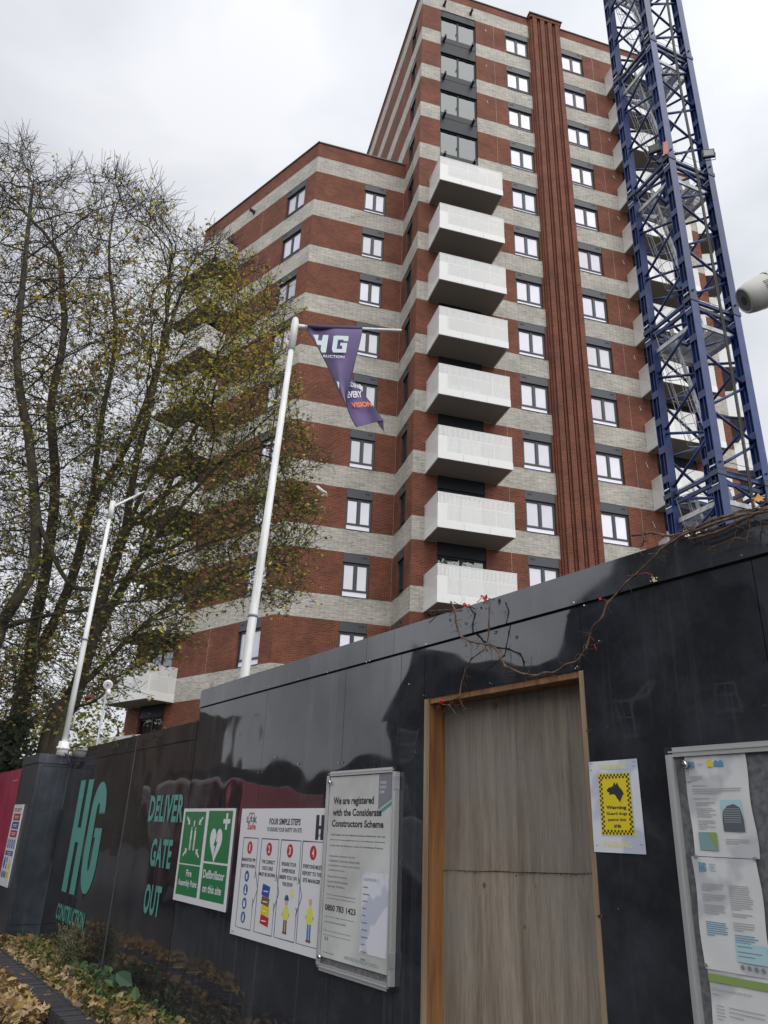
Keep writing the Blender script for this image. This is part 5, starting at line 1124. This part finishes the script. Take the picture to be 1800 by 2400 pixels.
# tall wispy plant
tw=MB(); tw.col=[]
for i in range(58):
    u=-7.78+random.gauss(0,.13); y=-.16+random.gauss(0,.04); L_=random.uniform(.20,.40); lean=Vector((random.gauss(0,.18),random.gauss(0,.10),1)).normalized(); q=frH.p(-7.78+random.gauss(0,.05),y,-1.2); q2=q+lean*L_
    sd=lean.orthogonal().normalized()*.0022; c=(.10,.11,.045,1); tw.face([q-sd,q+sd,q2+sd*.5,q2-sd*.5]); tw.col.append(c)
    for j in range(26):
        t=random.uniform(.25,1); p=q.lerp(q2,t); d=Vector((random.gauss(0,1),random.gauss(0,1),.8)).normalized()*random.uniform(.02,.06)*(1.2-t*.4); s2=d.orthogonal().normalized()*.0022
        f=random.uniform(.7,1.3); cc_=(.085*f,.10*f,.038*f,1) if random.random()<.75 else (.25,.22,.14,1); tw.face([p-s2,p+s2,p+d]); tw.col.append(cc_)
        if random.random()<.4: leafshape(tw,p+d,.011,d,0,(.30*f,.27*f,.18*f,1))
top('fleabane_plant',tw,'dry_leaf',tuple(frH.p(-7.78,-.16,-1.2)),'tall wispy grey green weed in front of the CONSTRUCTION lettering','plant',fix=False)
bl=MB(); bl.col=[]
for i in range(95):
    u=-6.75+random.gauss(0,.38); y=-.10+random.gauss(0,.08); y=min(y,-.03); h=abs(random.gauss(0,.07))*(1 if abs(u+6.6)<.5 else .6)+.02; c=random.choice([(.03,.065,.022),(.045,.085,.03),(.07,.13,.035),(.025,.05,.02)])
    if i<2: c=(.30,.15,.04)
    q0=frH.p(u+random.gauss(0,.03),y,-1.2); q=frH.p(u,y-.02,-1.2+h); bl.tube([q0,q],[.003,.002],4); bl.col+= [(.05,.08,.03,1)]*(len(bl.f)-len(bl.col))
    nr=Vector((random.gauss(-.3,.5),random.gauss(-.6,.5),1)); s=random.uniform(.04,.095); leafshape(bl,q,s,nr,random.uniform(0,6),(*c,1),.2)
for (px,py,s,c) in ((292,2295,.17,(.04,.09,.045)),(268,2300,.12,(.035,.08,.04)),(330,2372,.11,(.13,.25,.04)),(318,2330,.10,(.06,.11,.03)),(308,2345,.08,(.32,.16,.03))):
    x,z=frH.px(px,py,-.12); q=frH.p(x,-.12,z); bl.tube([frH.p(x+.02,-.1,-1.2),q],[.004,.003],4); bl.col+=[(.05,.08,.03,1)]*(len(bl.f)-len(bl.col)); leafshape(bl,q,s,Vector((-.2,-.9,.5)),random.uniform(2.6,3.6),(*c,1),.15)
top('broadleaf_weed',bl,'dry_leaf',tuple(frH.p(-6.7,-.12,-1.2)),'dark green broad leaved weeds at the foot of the gate edge','plant',fix=False)
# ================================================================ TREES
def inpoly(x,y,P):
    c=False; n=len(P); j=n-1
    for i in range(n):
        if (P[i][1]>y)!=(P[j][1]>y) and x<(P[j][0]-P[i][0])*(y-P[i][1])/(P[j][1]-P[i][1])+P[i][0]: c=not c
        j=i
    return c
crown=[(-420,700),(-300,420),(-120,330),(0,315),(75,335),(100,420),(190,395),(285,400),(345,455),(400,455),(430,560),(505,540),(560,590),(610,640),(655,700),(690,760),(640,800),(660,860),(700,930),(690,1010),(750,1060),(745,1110),(700,1130),(740,1180),(755,1240),(710,1330),(690,1420),(620,1440),(560,1400),(470,1420),(430,1500),(360,1540),(300,1600),(200,1650),(140,1690),(0,1740),(-300,1700),(-420,1200)]
rt=random.Random(11)
att=[]; aw=[]
lobes=[(rt.uniform(-300,740),rt.uniform(340,1600)) for _ in range(40)]
while len(att)<15000:
    x,y=rt.uniform(-300,760),rt.uniform(320,1740)
    if not inpoly(x,y,crown): continue
    if x<0 and rt.random()<.35: continue
    gap=math.sin(x*.021+1.3)*math.sin(y*.017+.4)+.6*math.sin(x*.047+y*.031)
    if gap<-.55 and rt.random()<.8: continue
    # rounded depth: the crown is thickest in its middle and thins to its edge
    ex=min(1,abs(x-220)/560); D=14.3+ (rt.random()-.5)*6.4*math.sqrt(max(.08,1-ex*ex))-.9*(x/700)
    att.append(at(x,y,D))
nodes=[];par=[];tid=[]
def addline(pts,t,start=None,wig=.022):
    prev=start
    for i,p in enumerate(pts):
        if prev is None: nodes.append(p.copy()); par.append(-1); tid.append(t); prev=len(nodes)-1; continue
        a=nodes[prev].copy(); L_=(p-a).length; n=max(1,int(L_/.28))
        for k in range(1,n+1):
            q=a.lerp(p,k/n)+Vector((rt.gauss(0,wig),rt.gauss(0,wig),rt.gauss(0,wig*.5)))*(.6 if k<n else .2)
            nodes.append(q); par.append(prev); tid.append(t); prev=len(nodes)-1
    return prev
def base(px,py,D): p=at(px,py,D); return Vector((p.x,p.y,GZ))
def L(D,*pp): return [at(x,y,D+i*.12) for i,(x,y) in enumerate(pp)]
_al=addline
def addline(pts,t,start=None,wig=.02):
    ctrl=([nodes[start].copy()] if start is not None else [])+list(pts)
    if start is not None and par[start]>=0:
        g=start
        for _ in range(3):
            if par[g]>=0: g=par[g]
        pre=nodes[g]
    else: pre=ctrl[0]*2-ctrl[1] if len(ctrl)>1 else ctrl[0]
    P=[pre]+ctrl+[ctrl[-1]*2-ctrl[-2] if len(ctrl)>1 else ctrl[-1]]; out=[] if start is not None else [ctrl[0]]
    for i in range(1,len(P)-2):
        for k in range(1,6):
            u=k/5; a,b,c,d=P[i-1],P[i],P[i+1],P[i+2]
            out.append(.5*((2*b)+(c-a)*u+(2*a-5*b+4*c-d)*u*u+(3*b-a-3*c+d)*u*u*u))
    return _al(out,t,start,wig)
k=addline([base(30,1760,15)]+L(15,(38,1700),(65,1575)),0); addline(L(15,(85,1450),(112,1304),(130,1130),(120,950),(150,780),(140,600)),0,k); k2=addline(L(15,(130,1450),(176,1331),(215,1180)),0,k); addline(L(15,(235,1000),(270,800),(255,600)),0,k2); addline(L(15,(290,1060),(350,920),(400,760),(440,640)),0,k2)
k=addline([base(92,1760,14.4)]+L(14.4,(110,1720),(150,1650)),1); k2=addline(L(14.4,(190,1570),(250,1440),(330,1310)),1,k); addline(L(14.6,(430,1180),(540,1060),(650,960)),1,k2); addline(L(14.4,(400,1130),(470,980),(560,850),(600,740)),1,k2); addline(L(14.2,(410,1280),(520,1210),(650,1150)),1,k2); addline(L(14,(230,1570),(330,1470),(440,1400),(600,1330)),1,k)
k=addline([base(125,1760,13.4)]+L(13.4,(135,1715),(165,1660)),2); k2=addline(L(13.4,(205,1540),(240,1400),(290,1250)),2,k); addline(L(13.6,(370,1080),(450,930),(530,800)),2,k2); addline(L(13.4,(310,1130),(350,950),(390,760),(400,600)),2,k2); addline(L(13.4,(400,1150),(520,1080),(640,1040)),2,k2); addline(L(13.0,(230,1640),(270,1590),(330,1560)),2,k)
k=addline([base(-70,1760,12.6)]+L(12.6,(-40,1600),(-5,1480)),3); k2=addline(L(12.4,(40,1400),(78,1330),(85,1220)),3,k); addline(L(12.6,(70,1050),(40,850),(55,650),(75,450)),3,k2); addline(L(12.2,(160,1365),(240,1375),(330,1340)),3,k2); addline(L(12.4,(-60,1250),(-100,1000),(-60,700),(-10,480)),3,k); addline(L(12.0,(120,1440),(200,1430),(290,1410)),3,k)
step=.20; DI=2.6; DK=.25
alive=[p for p in att]
for it in range(150):
    if not alive: break
    kd=kdtree.KDTree(len(nodes)); [kd.insert(p,i) for i,p in enumerate(nodes)]; kd.balance()
    acc={}; nxt=[]
    for a in alive:
        co,i,d=kd.find(a)
        if d<DK: continue
        nxt.append(a)
        if d<DI or it<25:
            v=(a-co)/d; acc[i]=acc.get(i,Vector((0,0,0)))+v
    alive=nxt
    if not acc: break
    added=0
    for i,v in acc.items():
        if v.length<1e-3: continue
        g_=nodes[i]-nodes[par[i]] if par[i]>=0 else Vector((0,0,1))
        d=(v.normalized()+g_.normalized()*.75+Vector((rt.gauss(0,.17),rt.gauss(0,.17),rt.gauss(0,.15)+.05))).normalized()
        nodes.append(nodes[i]+d*step); par.append(i); tid.append(tid[i]); added+=1
    if len(nodes)>40000: break
NN=len(nodes); kids=[[] for _ in range(NN)]
for i in range(NN):
    if par[i]>=0: kids[par[i]].append(i)
rad=[0.0]*NN
for i in range(NN-1,-1,-1):
    rad[i]=.0040 if not kids[i] else (sum(rad[c]**2.2 for c in kids[i]))**(1/2.2)+.00012
mxr={t:max(rad[i] for i in range(NN) if tid[i]==t) for t in range(4)}
sc_r={t:min(1.25,.20/mxr[t]) for t in range(4)}
for i in range(NN):
    f=1+(sc_r[tid[i]]-1)*min(1,rad[i]/.05); rad[i]*=f
labels=['forked grey barked tree with ivy at its foot, left of the thin flagpole','tree leaning right towards the lowest balcony with long low limbs','tall tree behind the gate post box whose crown meets the purple flag','half cropped tree at the left edge with a dark crooked near limb']
ylw=[(.38,.33,.045),(.30,.28,.045),(.44,.35,.05),(.22,.23,.045)]; grn=[(.10,.125,.030),(.14,.155,.035),(.19,.185,.04),(.07,.09,.025)]; brn=[(.20,.10,.035),(.15,.075,.03),(.11,.06,.03),(.28,.15,.03)]
M3=cam.matrix_world.to_3x3().transposed()
def topx(p):
    q=M3@p; return 900+FPX*q.x/-q.z,1200-FPX*q.y/-q.z
nleaf=0
for t in range(4):
    b_i=next(i for i in range(NN) if tid[i]==t); bp0=nodes[b_i]
    tr_=thing('deciduous_tree',tuple(bp0),labels[t],'tree','autumn trees behind the gate')
    tk=MB(); br_=MB(); tg=MB(); lv=MB(); lv.col=[]
    # chains
    done=set()
    starts=[b_i]
    while starts:
        s=starts.pop(); ch=[s] if par[s]<0 else [par[s],s]; c=s
        while kids[c]:
            big=max(kids[c],key=lambda q:rad[q]); 
            for q in kids[c]:
                if q!=big: starts.append(q)
            ch.append(big); c=big
        # split chain into thick and thin parts
        pts=[nodes[i] for i in ch]; R=[rad[i] for i in ch]
        if len(ch)>1 and par[s]>=0: R[0]=min(R[0],R[1]*1.15)
        if par[s]<0: R[0]*=1.35
        th=[j for j in range(len(ch)) if R[j]>.045]
        cut=th[-1]+1 if th else 0
        if cut>=2: tk.tube(pts[:cut+1],R[:cut+1],10)
        if len(ch)-max(cut-1,0)>=2:
            j0=max(cut-1,0) if cut>=2 else 0; br_.tube(pts[j0:],R[j0:],5 if R[j0]>.015 else 4,cap=False)
    for i in range(NN):
        if tid[i]!=t or rad[i]>.022: continue
        px_,py_=topx(nodes[i])
        tipn=not kids[i]
        if px_<-60: 
            if rt.random()<.6: continue
        n=3 if tipn else (1 if rt.random()<.9 else 0)
        for _ in range(n):
            d=Vector((rt.gauss(0,1),rt.gauss(0,1),rt.gauss(.25,.8))).normalized()
            if par[i]>=0: d=(d+(nodes[i]-nodes[par[i]]).normalized()*.8).normalized()
            p=nodes[i]; P=[p]
            Lg=rt.uniform(.10,.19)
            for _k in range(3):
                d=(d+Vector((rt.gauss(0,.22),rt.gauss(0,.22),rt.gauss(.07,.2)))).normalized(); p=p+d*Lg; P.append(p)
            tg.tube(P,[.0052,.0044,.0038,.0032],3,cap=False)
            if rt.random()<.6:
                d2=(d+Vector((rt.gauss(0,.8),rt.gauss(0,.8),rt.gauss(0,.8)))).normalized(); tg.tube([P[1],P[1]+d2*.10,P[1]+d2*.18+Vector((0,0,.02))],[.004,.0035,.0025],3,cap=False)
            # leaves: sparse in the top, fuller low and to the right
            fr_r=min(1,max(0,(px_-60)/520)); fy=min(1,max(0,(py_-520)/500))
            pr=.10+1.25*fy*(.35+.65*fr_r)+1.2*max(0,1-abs(px_-560)/170)*(py_>640)*(py_<1400)
            clump=.5+.5*math.sin(px_*.02+2)*math.sin(py_*.024+1)+.35*math.sin(px_*.05+py_*.04)
            pr*=.30+clump*1.35
            if rt.random()<pr:
                for q in P[1:]:
                    for _l in range(rt.choice((1,2,2))):
                        z=rt.random()
                        if py_<980 and px_>330: pal=ylw if z<.72 else (grn if z<.86 else brn)
                        elif px_<330 and py_<900: pal=brn if z<.45 else ylw
                        else: pal=grn if z<.66 else (ylw if z<.82 else brn)
                        c=rt.choice(pal); f=rt.uniform(.95,1.8)
                        leafshape(lv,q+Vector((rt.gauss(0,.035),rt.gauss(0,.035),rt.gauss(-.03,.03))),rt.uniform(.045,.085),Vector((rt.gauss(0,.7),rt.gauss(-.3,.7),1)),rt.uniform(0,6.3),(c[0]*f,c[1]*f,c[2]*f,1),.25,star=True); nleaf+=1
    tk.build('trunk','bark',tr_); br_.build('branch','bark',tr_,fix=False); tg.build('twig','twig',tr_,fix=False)
    if lv.f: lv.build('foliage','leaf',tr_,fix=False)
print('nodes',NN,'leaves',nleaf)
# ivy
iv=MB(); iv.col=[]
ivc=[(.018,.032,.012),(.028,.045,.016),(.012,.022,.010),(.045,.06,.02)]
c0=at(15,1880,14.2)
for i in range(5200):
    a=rt.uniform(0,6.28); r_=1.15*math.sqrt(rt.random()); h=rt.random(); bulge=1-.55*h
    p=Vector((c0.x-.55+math.cos(a)*r_*bulge*1.3,c0.y+math.sin(a)*r_*bulge,GZ+2.75*h+.15*math.sin(a*3)))
    c=rt.choice(ivc); f=rt.uniform(.7,1.4); leafshape(iv,p,rt.uniform(.07,.13),Vector((math.cos(a)+rt.gauss(0,.5),math.sin(a)-.5+rt.gauss(0,.5),rt.gauss(.4,.5))),rt.uniform(0,6),(c[0]*f,c[1]*f,c[2]*f,1),.2)
b_i=next(i for i in range(NN) if tid[i]==0)
tb=nodes[b_i]
for i in range(1500):
    h=rt.uniform(1.2,4.0); j=min(range(b_i,b_i+22),key=lambda q:abs(nodes[q].z-(GZ+h)) if tid[q]==0 else 99); a=rt.uniform(0,6.28); q=nodes[j]; r_=rad[j]+rt.uniform(0,.10)
    if rt.random()<h/5: continue
    c=rt.choice(ivc); leafshape(iv,Vector((q.x+math.cos(a)*r_,q.y+math.sin(a)*r_,GZ+h)),rt.uniform(.06,.10),Vector((math.cos(a),math.sin(a),.4)),rt.uniform(0,6),(*c,1),.2)
top('ivy_bush',iv,'ivy_leaf',(c0.x-.5,c0.y,GZ),'dark green ivy covered bush at the left edge beyond the magenta panel','bush',fix=False)
# far shrubs and trees seen low between the trunks
def fartree(px,D,h,w_,label,n=1500):
    b=at(px,1800,D); b.z=GZ; t=thing('background_tree',tuple(b),label,'tree','far trees beyond the site')
    m=MB(); m.tube([b,b+Vector((.2,0,h*.35)),b+Vector((-.1,0,h*.7))],[.22,.16,.06],8)
    for k in range(14):
        a=rt.uniform(0,6.28); z0=h*rt.uniform(.25,.65); q=b+Vector((.1,0,z0)); e=q+Vector((math.cos(a)*w_*.45,math.sin(a)*w_*.45,h*rt.uniform(.1,.3))); m.tube([q,q.lerp(e,.5)+Vector((0,0,.3)),e],[.07,.045,.015],5)
    m.build('trunk','bark',t); lf=MB(); lf.col=[]
    cl=[(rt.uniform(0,6.28),rt.random()**.5*w_/2,h*rt.uniform(.25,1)) for _ in range(26)]
    for i in range(n):
        a,r_,z=rt.choice(cl); p=b+Vector((math.cos(a)*r_+rt.gauss(0,.45),math.sin(a)*r_+rt.gauss(0,.45),z+rt.gauss(0,.4))); c=rt.choice(grn+ylw[:2]); f=rt.uniform(.7,1.3)
        leafshape(lf,p,rt.uniform(.12,.2),Vector((rt.gauss(0,.8),rt.gauss(0,.8),1)),rt.uniform(0,6),(c[0]*f,c[1]*f,c[2]*f,1),.2,star=True)
    lf.build('foliage','leaf',t,fix=False)
fartree(20,27,6.5,6,'far bushy tree low at the left edge behind the forked trunk'); fartree(190,31,4.6,6,'far low tree visible between the thin flagpole and the sounder post'); fartree(110,36,6.5,6,'far tree showing between the leaning trunks'); fartree(265,44,8.0,5,'far tree seen just left of the lowest brick corner')
# ================================================================ ACROSS THE STREET (seen only as reflections in the glossy hoarding)
# facades stand parallel to the hoarding, behind the photographer
HN=-15.5      # distance along n (negative = behind the camera)
def house(u0,u1,eave,ridge,dep,label,chim,gable=True,name='house',mt='render_brown'):
    fr=Fr(n_*HN,AE); y0,y1=-dep,0.0
    t=thing(name,tuple(fr.p((u0+u1)/2,-dep/2,GZ)),label,'house','houses across the street')
    m=MB(); m.box(fr,u0,u1,y0,y1,GZ,eave)
    uc=(u0+u1)/2
    if gable: m.prism(fr,[(u0,eave),(u1,eave),(uc,ridge)],y0+.01,y1-.01)
    m.build('wall',mt,t)
    m=MB()
    if gable:
        for s,(a,b) in enumerate(((u0-.4,uc),(uc,u1+.4))):
            za=eave-.25 if s==0 else ridge; zb=ridge if s==0 else eave-.25
            m.prism(fr,[(a,za+.03),(b,zb+.03),(b,zb+.22),(a,za+.22)],y0-.3,y1+.4)
    else:
        P=[fr.p(u0-.3,y1+.3,eave),fr.p(u1+.3,y1+.3,eave),fr.p(u1+.3,y0-.3,eave),fr.p(u0-.3,y0-.3,eave)]; r1=fr.p(u0+2.4,-dep/2,ridge); r2=fr.p(u1-2.4,-dep/2,ridge)
        m.face([P[0],P[1],r2,r1]); m.face([P[1],P[2],r2]); m.face([P[2],P[3],r1,r2]); m.face([P[3],P[0],r1])
    m.build('roof','slate',t)
    for cu_,cz in chim:
        m=MB(); m.box(fr,cu_-.45,cu_+.45,-dep*.5-.35,-dep*.5+.35,eave,cz-.35); m.box(fr,cu_-.52,cu_+.52,-dep*.5-.42,-dep*.5+.42,cz-.75,cz-.6); 
        for q in (-.22,.22): m.tube([fr.p(cu_+q,-dep*.5,cz-.36),fr.p(cu_+q,-dep*.5,cz)],[.13,.10],8)
        m.build('chimney',mt,t)
    n=int((u1-u0)/2.6)
    for lvl in range(2):
        for i in range(n):
            x=u0+(u1-u0)*(i+.5)/n; z=GZ+1.1+lvl*2.9
            if z+1.6>eave: continue
            m=MB(); m.box(fr,x-.55,x+.55,.01,.06,z,z+1.55); w=m.build('window','sign_white',t)
            m=MB(); 
            for a,b in ((x-.47,x-.03),(x+.03,x+.47)):
                for c,d in ((z+.08,z+.75),(z+.82,z+1.47)): m.box(fr,a,b,.061,.068,c,d)
            g=m.build('pane','window_pane',None,w['_w']); g.parent=t; g.parent=w; g.location=(0,0,0)
    return t
house(-28,-21.2,4.9,7.1,8,'brown house with slate gable roof across the street, far left of the row',[(-24,6.9)])
house(-21,-16.8,5.6,6.6,7,'narrow house across the street with the tall chimney',[(-19.2,9.4)],gable=False)
house(-16.6,-10.9,5.6,11.2,8,'house across the street with the steep big gable',[(-15.9,7.6)])
house(-10.6,-4.4,5.7,8.6,8,'hipped roof house across the street right of the big gable',[(-6,9.6)],gable=False)
house(-4,4,5.9,8.6,8,'last house of the row across the street',[(1,9.6)],gable=False)
fr=Fr(n_*HN,AE)
m=MB(); m.box(fr,-62,-28.6,-6,0,GZ,2.2); m.prism(fr,[(-62,2.2),(-28.6,2.2),(-29.5,3.0),(-60,3.0)],-5,-1)
top('garage_block',m,'render_brown',tuple(fr.p(-45,-3,GZ)),'long low brown garage block across the street','building','houses across the street')
m=MB(); m.box(fr,-150,-63,-8,0,GZ,9.5)
top('brown_terrace',m,'render_brown',tuple(fr.p(-100,-3,GZ)),'tall plain brown terrace far down the street on the left','building','houses across the street')
def car(u,n0,label,paint,L_=4.3,van=False,name='parked_car'):
    fr=Fr(n_*n0,AE); t=thing(name,tuple(fr.p(u,0,GZ)),label,'van' if van else 'car','vehicles parked in the street'); h=2.0 if van else 1.42
    if van: pf=[(0,.25),(L_,.25),(L_,1.0),(L_-.5,1.15),(L_-1.0,1.95),(.05,2.0),(0,1.9)]
    else: pf=[(0,.28),(L_,.28),(L_,.62),(L_-.15,.78),(L_-1.1,.90),(L_-1.75,1.36),(1.1,1.42),(.35,.98),(0,.85)]
    m=MB(); m.prism(fr,[(u+a,GZ+b) for a,b in pf],-.86,.86); o=m.build('body',paint,t)
    bv=o.modifiers.new('bevel','BEVEL'); bv.width=.07; bv.segments=3
    m=MB(); wn=[(1.25,1.0),(L_-1.25,1.0),(L_-1.8,1.30),(1.3,1.34)] if not van else [(L_-1.9,1.15),(L_-.75,1.15),(L_-1.1,1.75),(L_-1.9,1.78)]
    m.prism(fr,[(u+a,GZ+b) for a,b in wn],-.875,.875); m.build('side_glass','window_pane',t)
    for a in (.85,L_-.9):
        for s in (-1,1):
            m=MB(); m.tube([fr.p(u+a,s*.70,GZ+.32),fr.p(u+a,s*.88,GZ+.32)],.32,20); wz=m.build('wheel','rubber',t)
    for s in (-.6,.6):
        m=MB(); m.box(fr,u+L_-.02,u+L_+.012,s-.18,s+.18,GZ+.62,GZ+.76); m.build('headlight','chrome',t)
        m=MB(); m.box(fr,u-.012,u+.02,s-.18,s+.18,GZ+.70,GZ+.82); m.build('tail_light','red_paint',t)
car(-16.5,-1.9,'red van parked behind the photographer opposite the gate','red_paint',5.0,True,'parked_van')
car(-11.0,-1.9,'dark hatchback parked behind the photographer near the gate','car_black')
car(-3.2,-3.4,'dark car with red tail lamps waiting behind the photographer','car_black')
